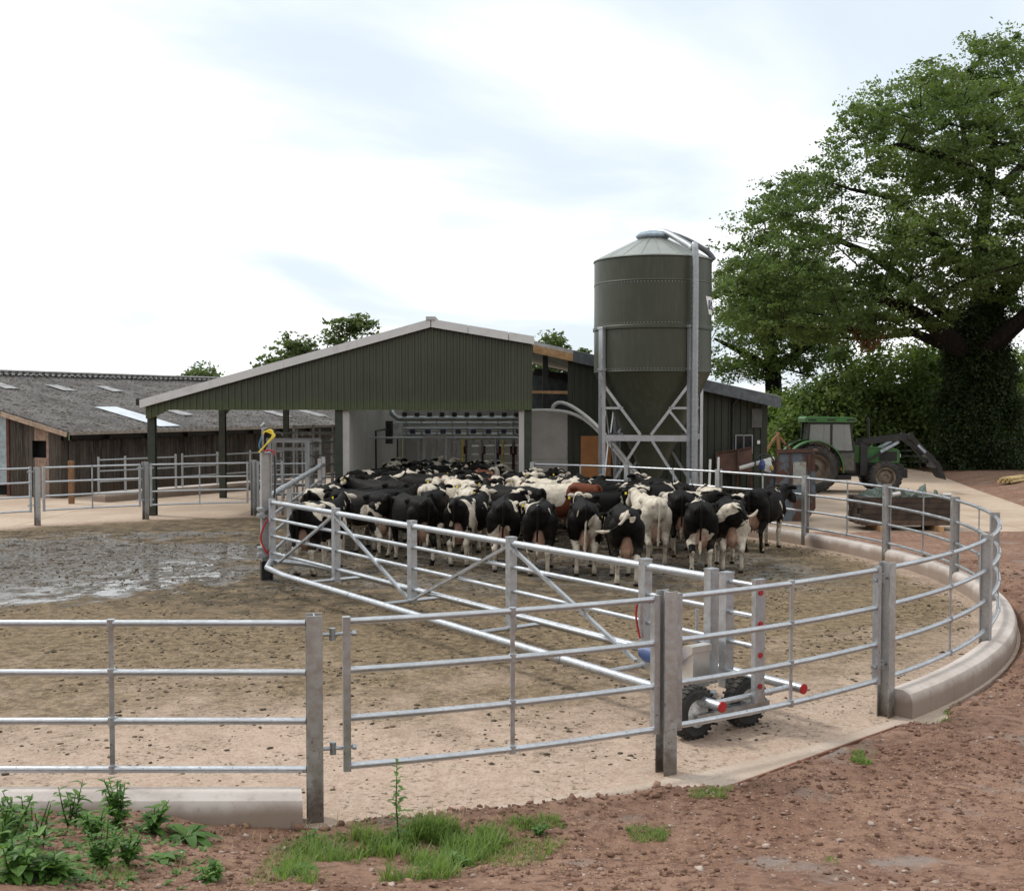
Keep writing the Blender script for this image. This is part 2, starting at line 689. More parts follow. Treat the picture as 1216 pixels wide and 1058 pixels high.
c = t.mix(t.math('MULTIPLY', wetall, .8), c, wcol)
lump = t.noise(4.6, 5, .7)
pool = t.math('MULTIPLY', wetall, t.rng(t.math('ADD', t.math('MULTIPLY', nB, .55), t.math('MULTIPLY', lump, .45)), .43, .53))
clot = t.math('MULTIPLY', wetm, t.rng(lump, .50, .60))
c = t.mix(t.math('MULTIPLY', clot, .75), c, (.045, .036, .025))
rough = t.rng(pool, 0, 1, .9, .05, smooth=False)
hgt = t.math('ADD', t.math('MULTIPLY', nC, t.rng(pool, 0, 1, 1.0, .02)), t.math('MULTIPLY', nD, t.rng(pool, 0, 1, .5, .006)))
t.bump(hgt, .8, .05)
t.put(t.b.inputs['Specular IOR Level'], t.rng(pool, 0, 1, .15, 1.0))
t.done(c, rough)
M['yard'] = t.mat
mb = MB()
pts = []
for k in range(240):
    a = -180 + k * 1.5
    r = 11.93
    if -80 <= a <= -45:
        r = 12.15
    if -112 < a < -78:
        r = float(RL(a)) + .2
    pts.append(rp(a, r))
# straight shuttered edge of the slab outside the second gate
e0, e1 = Vector((1.66, 8.80)), Vector((3.62, 10.52))
pp = []
for p in pts:
    a = math.degrees(math.atan2(p.y - CY, p.x - CX))
    if -60.3 < a < -47.5:
        d = (p - Vector((CX, CY, 0))).normalized()
        # intersection of the ray with the line e0-e1
        n = Vector((e1.y - e0.y, e0.x - e1.x))
        tt = (n.dot(e0) - n.dot(Vector((CX, CY)))) / n.dot(Vector((d.x, d.y)))
        p = Vector((CX, CY, 0)) + d * tt
    pp.append((p.x, p.y))
mb.prism(pp, -.15, 0.0, 'z')
yard = mb.build('concrete_yard', M['yard'])
tag(yard, kind='structure')
mb = MB()
mb.bar((1.62, 8.745, -.045), (3.66, 10.535, -.045), .022, .10)
tag(mb.build('formwork_board', simple('stained_formwork', (.17, .07, .04), .8)), 'thin red brown formwork board along the edge of the concrete apron', 'board')

# hard-standing behind the yard -------------------------------------------
t = NT('pale_concrete')
n1 = t.noise(.5, 5, .6)
n2 = t.noise(6, 5, .7)
c = t.mix(t.rng(n1, .35, .65), (.36, .275, .205), (.44, .35, .27))
c = t.mix(t.rng(n2, .5, .75, 0, .55), c, (.25, .18, .125))
x_, y_, z_ = t.xyz()
jx = t.math('ABSOLUTE', t.math('SUBTRACT', t.math('FRACT', t.math('MULTIPLY', x_, .2)), .5))
jy = t.math('ABSOLUTE', t.math('SUBTRACT', t.math('FRACT', t.math('MULTIPLY', y_, .17)), .5))
j = t.math('MAXIMUM', t.rng(jx, .008, .004), t.rng(jy, .008, .004))
c = t.mix(t.math('MULTIPLY', j, .45), c, (.15, .11, .08))
t.bump(n2, .3, .02)
M['hard'] = t.done(c, .9, None, .25)
mb = MB()
mb.prism([(-30, 27), (-10.8, 27.6), (-7, 29.6), (0, 30.2), (2.5, 29.0), (4.5, 27.4), (6.2, 25.3), (7.4, 22.9),
          (8.2, 25.6), (9.2, 26.4), (22, 26.5), (22, 31.3), (15.1, 32.4), (16.6, 40), (18.8, 50), (19, 54.5), (-30, 54.5)], -.2, -.004, 'z')
tag(mb.build('concrete_track', M['hard']), kind='structure')

# kerb ---------------------------------------------------------------------
t = NT('kerb_concrete')
n1 = t.noise(1.6, 5, .6)
n2 = t.noise(14, 4, .7)
c = t.mix(t.rng(n1, .35, .65), (.42, .37, .335), (.53, .48, .445))
c = t.mix(t.rng(n2, .52, .76, 0, .45), c, (.26, .2, .15))
x_, y_, z_ = t.xyz()
ang_ = t.math('ARCTAN2', t.math('SUBTRACT', y_, CY), t.math('SUBTRACT', x_, CX))
jt = t.math('ABSOLUTE', t.math('SUBTRACT', t.math('FRACT', t.math('MULTIPLY', ang_, 21.0)), .5))
c = t.mix(t.math('MULTIPLY', t.rng(jt, .022, .008, 0, .5), t.math('MULTIPLY', t.rng(z_, .24, .19), t.rng(x_, 0, .5))), c, (.16, .13, .11))
splash = t.math('ADD', z_, t.math('MULTIPLY', t.math('SUBTRACT', n1, .5), .14))
c = t.mix(t.rng(splash, .24, .12, 0, .8), c, (.19, .135, .095))
t.bump(n2, .25, .01)
M['kerb'] = t.done(c, .85, None, .3)


def kerb(a0, a1, r0, r1, h, name='kerb', left=False):
    mb = MB()
    prof = [(r0, -.1), (r0, h - .07), (r0 + .03, h - .02), (r0 + .09, h), (r1 - .10, h), (r1 - .03, h - .03), (r1, h - .09), (r1, -.1)]
    n = max(2, int(abs(a1 - a0) / 1.2))
    vs, fs = [], []
    for i in range(n + 1):
        a = a0 + (a1 - a0) * i / n
        for r, z in prof:
            vs.append(rp(a, r + (float(RL(a)) - 11.66 if left else 0), z))
    k = len(prof)
    for i in range(n):
        for j in range(k):
            j2 = (j + 1) % k
            fs.append((i * k + j, i * k + j2, (i + 1) * k + j2, (i + 1) * k + j))
    fs.append(tuple(range(k)))
    fs.append(tuple(n * k + j for j in range(k - 1, -1, -1)))
    mb.add(vs, fs)
    # casting joints
    ob = mb.build(name, M['kerb'], None, True)
    return tag(ob, kind='structure')


kerb(-46.9, 63.5, 11.60, 11.89, .265)
kerb(-110, -76.5, 11.60, 11.93, .26, left=True)


# ------------------------------------------------------------------ fences and gates
def hpost(mb, p, z0, z1, ang, w=.115, d=.125, tf=.012, tw=.010):
    """H-section steel post; flanges face the direction ang"""
    Mx = Matrix.Translation((p[0], p[1], 0)) @ Matrix.Rotation(rad(ang), 4, 'Z')
    mb.box(d / 2 - tf, d / 2, -w / 2, w / 2, z0, z1, Mx)
    mb.box(-d / 2, -d / 2 + tf, -w / 2, w / 2, z0, z1, Mx)
    mb.box(-d / 2 + tf, d / 2 - tf, -tw / 2, tw / 2, z0, z1 - .002, Mx)


RAILS = (1.45, 1.09, .735, .38)


def RF(a):
    return float(RL(a)) if -130 < a < -76 else RR


def arc(a0, a1, z, n=10, r=RR):
    return [rp(a0 + (a1 - a0) * i / n, RF(a0 + (a1 - a0) * i / n), z) for i in range(n + 1)]


def rails(parent, a0, a1, heights=RAILS, r=.0255, name='rail', seg=10):
    for z in heights:
        MB().tube(arc(a0, a1, z), r, seg).build(name, M['galv'], parent, True)


def stay(parent, a, z0=.37, z1=1.455, w=.035):
    p = rp(a, RF(a))
    mb = MB()
    mb.box(-.006, .006, -w / 2, w / 2, z0, z1, Matrix.Translation((p.x, p.y, 0)) @ Matrix.Rotation(rad(a), 4, 'Z'))
    for z in RAILS:
        mb.tube([(p.x, p.y, z - .03), (p.x, p.y, z + .03)], .031, 8)
    return mb.build('stay', M['galv'], parent)


def post(parent, a, z1=1.51, name='post', z0=-.05):
    mb = MB()
    p = rp(a, RF(a))
    hpost(mb, p, z0, z1, a)
    return mb.build(name, M['galv_post'], parent)


# fence on the left of the near opening
PA = [-76.0, -61.7, -47.35]
f = empty('curved_fence', rp(-90), 0, 'curved steel rail fence on the pale kerb behind the weeds', 'fence')
for a in (-76.0, -90.4, -104.8):
    post(f, a)
for a0, a1 in ((-76.3, -90.1), (-90.7, -104.5)):
    rails(f, a0, a1)
    stay(f, (a0 + a1) / 2)
for o in children(f):
    o.location -= Vector(f.location)

# free standing post between the two near gates
p = rp(-61.7)
mb = MB()
hpost(mb, (0, 0), -.05, 1.51, -61.7, .125, .13)
pm = mb.build('gate_post', M['galv_post'], None, loc=(p.x, p.y, 0))
tag(pm, 'galvanised H section post standing between the two near curved gates', 'gate post')


def gate(a_h, a_l, label, hinge_left=True, z0=.345, z1=1.485, group=None, mid=True, barw=.055):
    """curved four-rail gate; a_h hinge side angle, a_l latch side"""
    p0 = rp(a_h)
    g_ = empty('yard_gate', (p0.x, p0.y, 0), 0, label, 'gate', group)
    for a in (a_h, a_l):
        mb = MB()
        q = rp(a)
        mb.box(-.03, .03, -barw / 2, barw / 2, z0, z1, Matrix.Translation((q.x, q.y, 0)) @ Matrix.Rotation(rad(a), 4, 'Z'))
        mb.build('end_bar', M['galv'], g_)
    s = 1 if a_l > a_h else -1
    rails(g_, a_h + .13 * s, a_l - .13 * s)
    if mid:
        stay(g_, (a_h + a_l) / 2)
    # hinge eyes and bolts
    for z in (1.36, .52):
        mb = MB()
        a_ = rp(a_h - .95 * s, RR, z)
        b_ = rp(a_h + .30 * s, RR, z)
        mb.tube([a_, b_], .014, 8)
        mb.tube([rp(a_h - .5 * s, RR, z - .045), rp(a_h - .5 * s, RR, z + .045)], .024, 8)
        mb.tube([rp(a_h + .20 * s, RR, z), rp(a_h + .34 * s, RR, z)], .022, 6)
        mb.build('hinge', M['galv_dull'], g_)
    if hinge_left is False:
        pass
    for o in children(g_):
        o.location -= Vector(g_.location)
    return g_


g1 = gate(-74.85, -62.25, 'curved near gate above the thistle, left of the middle post')
g2 = gate(-48.25, -61.15, 'curved near gate in front of the wheeled drive unit, ending at the kerb end')

# ring fence round the right and back
f = empty('curved_fence', rp(0), 0, 'long curved rail fence on the kerb round the right side of the herd', 'fence')
ang = [-47.35, -32.4, -17.5, -3.8, 10.5, 24.5, 38.2, 51.9, 65.6]
for a in ang:
    post(f, a)
for a0, a1 in zip(ang[:-1], ang[1:]):
    rails(f, a0 + .3, a1 - .3)
    stay(f, (a0 + a1) / 2)
for o in children(f):
    o.location -= Vector(f.location)

# gates and posts at the rear left
for a, lab in ((117.9, 'leaning rear post with dark foot between the two far gates'), (104.0, 'slim rear post beside the handling race gates, left of the pivot post')):
    q = rp(a)
    mb = MB()
    hpost(mb, (0, 0), -.05, 1.53, a + 30, .12, .13)
    tag(mb.build('gate_post', M['galv_post'], None, loc=(q.x, q.y, 0)), lab, 'gate post')
gate(117.2, 104.8, 'far gate between the two rear posts, in front of the canopy')
gate(118.6, 130.4, 'far gate in front of the old board walled barn')
q = rp(131.2)
mb = MB()
hpost(mb, (0, 0), -.05, 1.47, 131, .12, .13)
tag(mb.build('gate_post', M['galv_post'], None, loc=(q.x, q.y, 0)), 'rear post in front of the pale boards below the black window hole', 'gate post')
gate(132.0, 144.0, 'far gate at the left edge, in front of the barn end wall')
# ------------------------------------------------------------------ pivot post
pv = empty('pivot_post', (CX, CY, 0), 0, 'tall steel pivot post with collars at the inner end of the backing gate', 'post')
mb = MB()
hpost(mb, (0, 0), .32, 2.2, 20, .17, .18, .014, .012)
mb.build('column', M['galv_post'], pv)
mb = MB()
hpost(mb, (0, 0), -.02, .33, 20, .19, .2, .02, .02)
mb.build('base', M['dark'], pv)
for z in (1.10, .42):
    mb = MB()
    for dz in (0, .11):
        mb.box(-.15, .13, -.12, .12, z + dz, z + dz + .045, Matrix.Rotation(rad(20), 4, 'Z'))
    mb.tube([(-.02, -.10, z - .02), (-.02, -.10, z + .18)], .035, 10)
    mb.build('hinge_collar', M['galv_dull'], pv)
mb = MB()
mb.box(-.075, .075, -.085, .085, 2.203, 2.215, Matrix.Rotation(rad(20), 4, 'Z'))
mb.build('cap', M['galv_dull'], pv)


def curve_pts(ctrl, n=24):
    """Catmull-Rom through control points"""
    P = [Vector(c) for c in ctrl]
    P = [P[0] * 2 - P[1]] + P + [P[-1] * 2 - P[-2]]
    out = []
    m = len(P) - 3
    for i in range(m):
        for k in range(n // m + 1):
            t_ = k / (n // m + 1)
            a, b, c_, d = P[i:i + 4]
            out.append(.5 * ((2 * b) + (c_ - a) * t_ + (2 * a - 5 * b + 4 * c_ - d) * t_ ** 2 + (3 * b - a - 3 * c_ + d) * t_ ** 3))
    out.append(P[-2])
    return out


hz = empty('hose_bundle', (CX, CY, 2.216), 0, 'yellow and blue hoses looped on top of the tall pivot post', 'hoses')
mb = MB()
for k in range(3):
    mb.tube(curve_pts([(-.10, -.05 - .02 * k, .0), (.02, -.08, .13), (.13 + .02 * k, -.06, .28), (.11, -.03, .38 - .03 * k), (.0, -.02, .36), (-.05, 0, .30)], 20), .013, 6)
mb.build('yellow_hose', M['yellow'], hz, True)
mb = MB()
mb.tube(curve_pts([(-.05, 0, .30), (-.09, 0, .2), (-.11, 0, .10), (-.07, 0, .0)]), .016, 6)
mb.build('blue_hose', simple('blue_hose', (.05, .16, .28), .5), hz, True)
mb = MB()
mb.tube([(-.05, 0, .0), (-.05, 0, .44)], .02, 8)
mb.tube([(-.05, 0, .38), (.02, 0, .42)], .016, 8)
mb.tube([(-.07, 0, .44), (-.01, 0, .50)], .028, 8)
mb.build('tap', M['galv_dull'], hz, True)
mb = MB()
mb.tube(curve_pts([(-.02, -.1, .01), (.06, -.10, .04), (.15, -.09, .02), (.17, -.08, -.06)]), .015, 6)
mb.build('red_hose', M['red'], hz, True)
mb = MB().tube(curve_pts([(.17, -.1, 2.16), (.18, -.11, 1.8), (.17, -.11, 1.5), (.12, -.12, 1.25), (.11, -.13, 1.1)]), .017, 6)
tag(mb.build('power_cable', M['dark'], None, True, loc=(CX, CY, 0)), 'black cable hanging down the tall pivot post', 'cable')
mb = MB().tube(curve_pts([(.10, -.16, 1.12), (.0, -.19, .95), (-.05, -.20, .75), (.0, -.19, .58), (.09, -.17, .44)]), .017, 6)
tag(mb.build('air_hose', M['red'], None, True, loc=(CX, CY, 0)), 'red hose bowed against the lower pivot post', 'hose')

# ------------------------------------------------------------------ backing gate on wheels
BD = Vector((.584, -.812, 0)).normalized()
BN = Vector((-BD.y, BD.x, 0))


def bp(t_, n_=0.0, z=0.0):
    return BD * t_ + BN * n_ + Vector((0, 0, z))


bg_ = empty('backing_gate', (CX, CY, 0), 0, 'long straight wheeled backing gate crossing the yard behind the herd', 'gate')
BR = Matrix.Rotation(math.atan2(BD.y, BD.x), 4, 'Z')


def bpost(t_, w, d, z0, z1, name='post', mat='galv'):
    mb = MB()
    p = bp(t_)
    mb.box(-w / 2, w / 2, -d / 2, d / 2, z0, z1, Matrix.Translation(p) @ BR)
    # open channel lips
    mb.box(-w / 2 - .004, w / 2 + .004, -d / 2 - .004, d / 2 + .004, z1 - .012, z1 + .004, Matrix.Translation(p) @ BR)
    return mb.build(name, M[mat], bg_)


POSTS = [2.64, 4.94, 7.28, 9.66]
MB().tube([bp(.28, 0, 1.365), bp(10.55, 0, 1.365)], .041, 12).build('top_rail', M['galv'], bg_, True)
for z in (1.08, .79, .50):
    MB().tube([bp(.28, 0, z), bp(10.55, 0, z)], .026, 10).build('rail', M['galv'], bg_, True)
mb = MB()
mb.box(-.035, .035, -.05, .05, .28, 1.43, Matrix.Translation(bp(.25)) @ BR)
mb.build('post', M['galv'], bg_)
for t_ in POSTS:
    bpost(t_, .10, .10, .30, 1.44)
bpost(10.60, .09, .11, .34, 1.45)
bpost(10.80, .09, .11, .34, 1.44)
bpost(11.20, .05, .13, .28, 1.42)
for z in (1.36, 1.07, .79, .50):
    MB().tube([bp(10.82, 0, z), bp(11.2, 0, z)], .024, 10).build('rail', M['galv'], bg_, True)
for s in (-1, 1):
    pts = [bp(.25, s * .03, .36), bp(.85, s * .36, .34), bp(1.8, s * .48, .335), bp(11.27, s * .55, .335)]
    MB().tube(pts, .047, 12).build('base_pipe', M['galv'], bg_, True)
    mb = MB()
    mb.tube([bp(11.271, s * .55, .335), bp(11.285, s * .55, .335)], .05, 14)
    mb.build('end_cap', M['red'], bg_, True)
    # sleeves on the pipe
    for t_ in (4.0, 8.9):
        MB().tube([bp(t_, s * (.48 + .0074 * (t_ - 1.8)), .335), bp(t_ + .06, s * (.48 + .0074 * (t_ - 1.8)), .335)], .052, 12).build('sleeve', M['galv_dull'], bg_, True)
for t_ in POSTS + [11.15]:
    MB().tube([bp(t_, -.52, .335), bp(t_, .52, .335)], .028, 10).build('cross_bar', M['galv'], bg_, True)
for a, b in ((2.60, .55), (2.68, 4.88), (7.24, 5.0), (7.32, 9.55)):
    mb = MB()
    mb.bar(bp(a, -.03, 1.32), bp(b, -.03, .36), .035, .045, BN)
    mb.build('brace', M['galv'], bg_)
for z in (1.30, 1.01, .72, .43):
    MB().tube([bp(11.226, 0, z), bp(11.236, 0, z)], .026, 12).build('reflector', M['red'], bg_, True)
# low guard rail behind the drive
mb = MB()
mb.tube(curve_pts([bp(9.7, .3, .62), bp(10.3, .32, .62), bp(10.55, .1, .60)]), .02, 8)
mb.tube([bp(10.1, .31, .36), bp(10.1, .31, .95)], .018, 8)
mb.build('guard_rail', M['galv'], bg_, True)
# red brake hose on the last slender post
mb = MB().tube(curve_pts([bp(9.66, -.07, .62), bp(9.62, -.09, .85), bp(9.66, -.09, 1.0), bp(9.8, -.09, 1.02), bp(9.95, -.05, 1.0)]), .012, 6)
mb.build('red_hose', M['red'], bg_, True)
# drive unit
for k, n_ in enumerate((-.62, .06)):
    hub = bp(10.98, n_, .235)
    Mw = Matrix.Translation(hub) @ BR @ Matrix.Rotation(PI / 2, 4, 'Y')
    mb = MB()
    prof = [(.125, -.07), (.20, -.075), (.228, -.055), (.238, -.02), (.238, .02), (.228, .055), (.20, .075), (.125, .07)]
    mb.lathe(prof, 40, Mw, close=False)
    for i in range(26):
        a = 2 * PI * i / 26
        for sd_ in (-1, 1):
            mb.box(.226, .247, -.012, .012, .004, .066, Mw @ Matrix.Rotation(a + (sd_ * .06), 4, 'Z') @ Matrix.Scale(sd_, 4, (0, 0, 1)))
    wt_ = mb.build('wheel', M['rubber'], bg_)
    mb = MB()
    mb.lathe([(.0, .045), (.03, .05), (.035, .03), (.10, .02), (.127, .055), (.13, .072), (.13, -.072), (.127, -.055), (.10, -.02), (.035, -.03), (.03, -.05), (.0, -.05)], 28, Mw, close=False)
    for i in range(5):
        a = 2 * PI * i / 5
        mb.tube([Mw @ Vector((.065 * math.cos(a), .065 * math.sin(a), .0)), Mw @ Vector((.065 * math.cos(a), .065 * math.sin(a), .045))], .010, 6)
    mb.build('rim', M['white'], wt_, True)
mb = MB()
mb.bar(bp(11.10, -.70, .20), bp(11.10, .25, .20), .05, .09)
mb.bar(bp(10.86, -.70, .20), bp(10.86, .25, .20), .05, .09)
mb.bar(bp(10.9, -.30, .22), bp(10.9, -.30, .36), .1, .1)
mb.bar(bp(10.9, .30, .22), bp(10.9, .30, .36), .1, .1)
mb.bar(bp(10.98, -.28, .19), bp(10.98, .0, .19), .16, .12)
mb.build('chassis', M['galv'], bg_)
mb = MB()
Mh = Matrix.Translation(bp(10.55, -.30, 0)) @ BR
mb.prism([(-.30, .46), (.10, .76), (.20, .76), (.20, .70), (-.22, .42)], -.10, .16, 'y', Mh)
mb.prism([(-.20, .36), (-.20, .43), (.19, .695), (.19, .36)], -.08, .14, 'y', Mh)
mb.build('drive_cover', simple('brushed_cover', (.66, .64, .60), .35, .8, var=.1), bg_)
mb = MB()
mb.tube([Mh @ Vector((-.34, -.18, .62)), Mh @ Vector((-.02, -.18, .62))], .085, 14)
mb.tube([Mh @ Vector((-.40, -.18, .62)), Mh @ Vector((-.34, -.18, .62))], .06, 14)
mb.build('motor', M['blue'], bg_, True)

# ------------------------------------------------------------------ fence from the pivot post to the parlour
df = empty('divider_fence', (CX, CY, 0), 0, 'straight pipe fence running from the pivot post back to the parlour wall', 'fence')
e_ = Vector((-5.15 - CX, 30.7 - CY, 0))
dd = e_.normalized()
mb = MB()
mb.tube([dd * .3 + Vector((0, 0, 1.42)), e_ + Vector((0, 0, 1.42))], .052, 12)
for k in range(1, 6):
    q = e_ * (k / 6)
    mb.tube([q + Vector((0, 0, 1.42)), q + dd * .5 + Vector((0, 0, 1.42))], .061, 12)
mb.build('top_rail', M['galv'], df, True)
for z in (1.05, .72, .38):
    MB().tube([dd * .3 + Vector((0, 0, z)), e_ + Vector((0, 0, z))], .028, 8).build('rail', M['galv'], df, True)
for k in (.04, .3, .62, .90, 1.0):
    q = e_ * k
    mb = MB()
    mb.box(q.x - .05, q.x + .05, q.y - .05, q.y + .05, -.02 if k > .1 else .3, 1.42 if k < .85 else 1.62)
    mb.build('post', M['galv_post'], df)

# ------------------------------------------------------------------ handling race and gates under the canopy
hr = empty('handling_race', (-6.6, 33.6, 0), 0, 'galvanised cattle handling race of tall frames behind the pivot post', 'cattle race')


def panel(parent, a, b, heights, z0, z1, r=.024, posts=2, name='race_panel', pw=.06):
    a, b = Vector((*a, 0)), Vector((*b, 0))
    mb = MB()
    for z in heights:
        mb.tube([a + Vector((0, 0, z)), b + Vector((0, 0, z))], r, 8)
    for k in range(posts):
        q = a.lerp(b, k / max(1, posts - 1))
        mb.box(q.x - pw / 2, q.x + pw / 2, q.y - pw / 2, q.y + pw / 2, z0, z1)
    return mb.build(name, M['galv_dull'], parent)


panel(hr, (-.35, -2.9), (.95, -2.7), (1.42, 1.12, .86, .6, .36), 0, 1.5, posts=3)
panel(hr, (-.5, -.2), (2.0, 1.4), (2.2, 1.95, 1.7, 1.45, 1.2, .9, .6, .35), 0, 2.3, posts=5)
panel(hr, (-.3, 1.9), (1.9, 3.6), (2.35, 2.1, 1.8, 1.5, 1.1, .7), 0, 2.4, posts=5)
panel(hr, (.9, -2.1), (1.5, .2), (1.95, 1.6, 1.3, 1.0, .7, .4), 0, 2.05, posts=4)
mb = MB()
for q in ((-.3, -.9), (.75, -.9), (-.3, -1.6), (.75, -1.6)):
    mb.box(q[0] - .05, q[0] + .05, q[1] - .05, q[1] + .05, 0, 2.05)
for z in (2.02, 1.75):
    mb.bar((-.55, -.9, z), (1.0, -.9, z), .06, .1)
for x in (-.05, .25, .5):
    mb.bar((x, -.9, .3), (x, -.9, 2.0), .05, .05)
mb.bar((-.3, -1.6, 2.0), (.75, -1.6, 2.0), .06, .08)
mb.build('crush_frame', M['galv_dull'], hr)
for x in (-.2, .62):
    mb = MB()
    mb.tube([Vector((x + .12 * math.cos(a), -.9, 2.13 + .12 * math.sin(a))) for a in np.linspace(0, PI, 10)], .02, 8)
    mb.build('hoop', M['galv_dull'], hr, True)
for o in children(hr):
    pass

# feed barrier and stray posts by the old barn
mb = MB()
q = gp(85, 598)
mb.box(-.07, .07, -.07, .07, -.05, 1.32)
tag(mb.build('wooden_post', simple('orange_brown_post', (.19, .10, .045), .8, scale=12), None, loc=(q.x, q.y, 0)), 'short orange brown wooden post at the near corner of the old barn', 'post')
fb = empty('feed_barrier', (-11.8, 36.2, 0), 0, 'low galvanised feed barrier rails along the old barn wall', 'feed barrier')
for (a, b) in (((-1.2, -.9), (.6, 1.2)), ((.7, 1.6), (3.2, 5.6))):
    panel(fb, a, b, (1.3, .95, .62), 0, 1.4, posts=4, name='barrier_panel')
mb = MB()
mb.prism([(-1.6, -1.0), (-1.1, -1.3), (3.6, 5.8), (3.1, 6.1)], -.05, .28, 'z')
tag(mb.build('feed_kerb', M['kerb'], None, loc=(-11.6, 36.3, 0)), kind='structure')
# ------------------------------------------------------------------ dairy building
BY = 30.7
AP = (-2.2, 5.33)


def zroof(x):
    if x <= AP[0]:
        return AP[1] - (AP[0] - x) * (AP[1] - 3.17) / 7.8
    if x <= .6:
        return AP[1] - (x - AP[0]) * (AP[1] - 4.86) / 2.8
    return 4.86 - (x - .6) * .222


barn = empty('dairy_barn', (-2.2, BY, 0), 0, 'green clad dairy barn with a low pitched gable over an open front', 'barn')


def bput(o):
    o.parent = barn
    o.location = (o.location.x + 2.2, o.location.y - BY, o.location.z)
    return o


def corrugated(x0, x1, y, zb, ztop, pitch=.175, depth=.042, rib=.05, flip=1):
    """box profile sheet across x with bottom zb and top function"""
    xs = []
    x = x0
    while x < x1 - 1e-6:
        e = min(x + pitch, x1)
        xs.append((x, 0))
        if e - x >= pitch - 1e-6:
            xs.append((x + pitch - rib - .022, 0))
            xs.append((x + pitch - rib - .006, 1))
            xs.append((x + pitch - .018, 1))
        x = e
    xs.append((x1, 0))
    mb = MB()
    vs, fs = [], []
    for (x, k) in xs:
        yy = y - k * depth * flip
        zt = ztop(x) if callable(ztop) else ztop
        zz = zb(x) if callable(zb) else zb
        vs += [(x, yy, zz), (x, yy, zt), (x, y + .05 * flip, zt), (x, y + .05 * flip, zz)]
    n = len(xs)
    for i in range(n - 1):
        for j in range(4):
            j2 = (j + 1) % 4
            fs.append((i * 4 + j, i * 4 + j2, (i + 1) * 4 + j2, (i + 1) * 4 + j))
    fs.append((0, 1, 2, 3))
    fs.append(((n - 1) * 4 + 3, (n - 1) * 4 + 2, (n - 1) * 4 + 1, (n - 1) * 4))
    mb.add(vs, fs)
    return mb


def zb_gable(x):
    if x < -9.85:
        return 2.66
    if x < -9.38:
        return 2.66 + (x + 9.85) / .47 * .235
    return 2.895


# vertical sheets: alternate tones between ribs come from geometry only
t = NT('green_box_profile')
n1 = t.noise(.7, 4, .6)
n2 = t.noise(5, 4, .6, t.mapping(scale=(2.5, 1, .35)))
x_, y_, z_ = t.xyz()
c = t.mix(t.rng(n1, .35, .65), (.047, .055, .035), (.060, .068, .043))
c = t.mix(t.rng(n2, .5, .75, 0, .5), c, (.040, .045, .030))
shn = t.n('TexWhiteNoise', noise_dimensions='1D')
t.put(shn.inputs['W'], t.math('FLOOR', t.math('MULTIPLY', x_, .952)))
c = t.mix(t.math('MULTIPLY', shn.outputs['Value'], .35), c, (.072, .080, .055))
stk = t.noise(3, 5, .7, t.mapping(scale=(4, 1, .12)))
c = t.mix(t.rng(stk, .52, .72, 0, .4), c, (.095, .10, .078))
edge = t.math('ADD', z_, t.math('MULTIPLY', t.math('SUBTRACT', n2, .5), .5))
c = t.mix(t.rng(edge, 3.25, 2.95, 0, .5), c, (.075, .10, .030))
M['box'] = t.done(c, .48, None, .4)
mb = corrugated(-10.0, .55, BY, zb_gable, lambda x: zroof(x) - .12)
bput(mb.build('gable_cladding', M['box']))
# verge flashing
mb = MB()
def strip(xa, xb, y0, y1, dz0, dz1):
    mb.add([(xa, y0, zroof(xa) + dz0), (xb, y0, zroof(xb) + dz0), (xb, y1, zroof(xb) + dz0), (xa, y1, zroof(xa) + dz0),
            (xa, y0, zroof(xa) + dz1), (xb, y0, zroof(xb) + dz1), (xb, y1, zroof(xb) + dz1), (xa, y1, zroof(xa) + dz1)],
           [(0, 3, 2, 1), (4, 5, 6, 7), (0, 1, 5, 4), (1, 2, 6, 5), (2, 3, 7, 6), (3, 0, 4, 7)])
xs = [-10.12, -8.2, -6.2, -4.2, -2.21]
for a, b in zip(xs[:-1], xs[1:]):
    strip(a + .004, b, BY - .16, BY - .07, -.19, .03)
for a, b in ((-2.19, -1.2), (-1.19, -.1), (-.09, .60)):
    strip(a + .004, b, BY - .16, BY - .07, -.19, .03)
bput(mb.build('verge_flashing', M['flash']))
mb = MB()
mb.box(-2.33, -2.07, BY - .2, BY + 15.4, 5.33, 5.42)
bput(mb.build('ridge_cap', M['fibre']))
mb = MB()
mb.box(-10.22, -10.10, BY - .14, BY + .2, 3.02, 3.20)
bput(mb.build('gutter_end', M['dark']))
# roofs (quads with thickness)
def slab(mb, corners, th):
    n = len(corners)
    vs = [Vector(c) for c in corners] + [Vector(c) - Vector((0, 0, th)) for c in corners]
    fs = [tuple(range(n)), tuple(range(2 * n - 1, n - 1, -1))]
    for i in range(n):
        j = (i + 1) % n
        fs.append((i, i + n, j + n, j))
    mb.add(vs, fs)
mb = MB()
yb = BY + 15.3
slab(mb, [(-10.1, BY - .06, zroof(-10.1)), (-4.5, BY - .06, zroof(-4.5)), (-4.5, BY + 12.3, zroof(-4.5)), (-8.7, BY + 12.3, zroof(-8.7))], .07)
bput(mb.build('roof', M['fibre']))
mb = MB()
RLY = [BY + 1.6, BY + 4.6, BY + 7.6, BY + 10.6]
ya = BY - .06
for y in RLY + [yb]:
    y1 = y if y < yb else yb
    slab(mb, [(-4.5, ya, zroof(-4.5)), (-2.2, ya, 5.33), (-2.2, y1, 5.33), (-4.5, y1, zroof(-4.5))], .07)
    slab(mb, [(-2.2, ya, 5.33), (.60, ya, 4.86), (.60, y1, 4.86), (-2.2, y1, 5.33)], .07)
    ya = y + 1.5
slab(mb, [(.605, BY + 2.2, 4.858), (7.85, BY + 2.2, zroof(7.85)), (7.85, yb, zroof(7.85)), (.605, yb, 4.858)], .07)
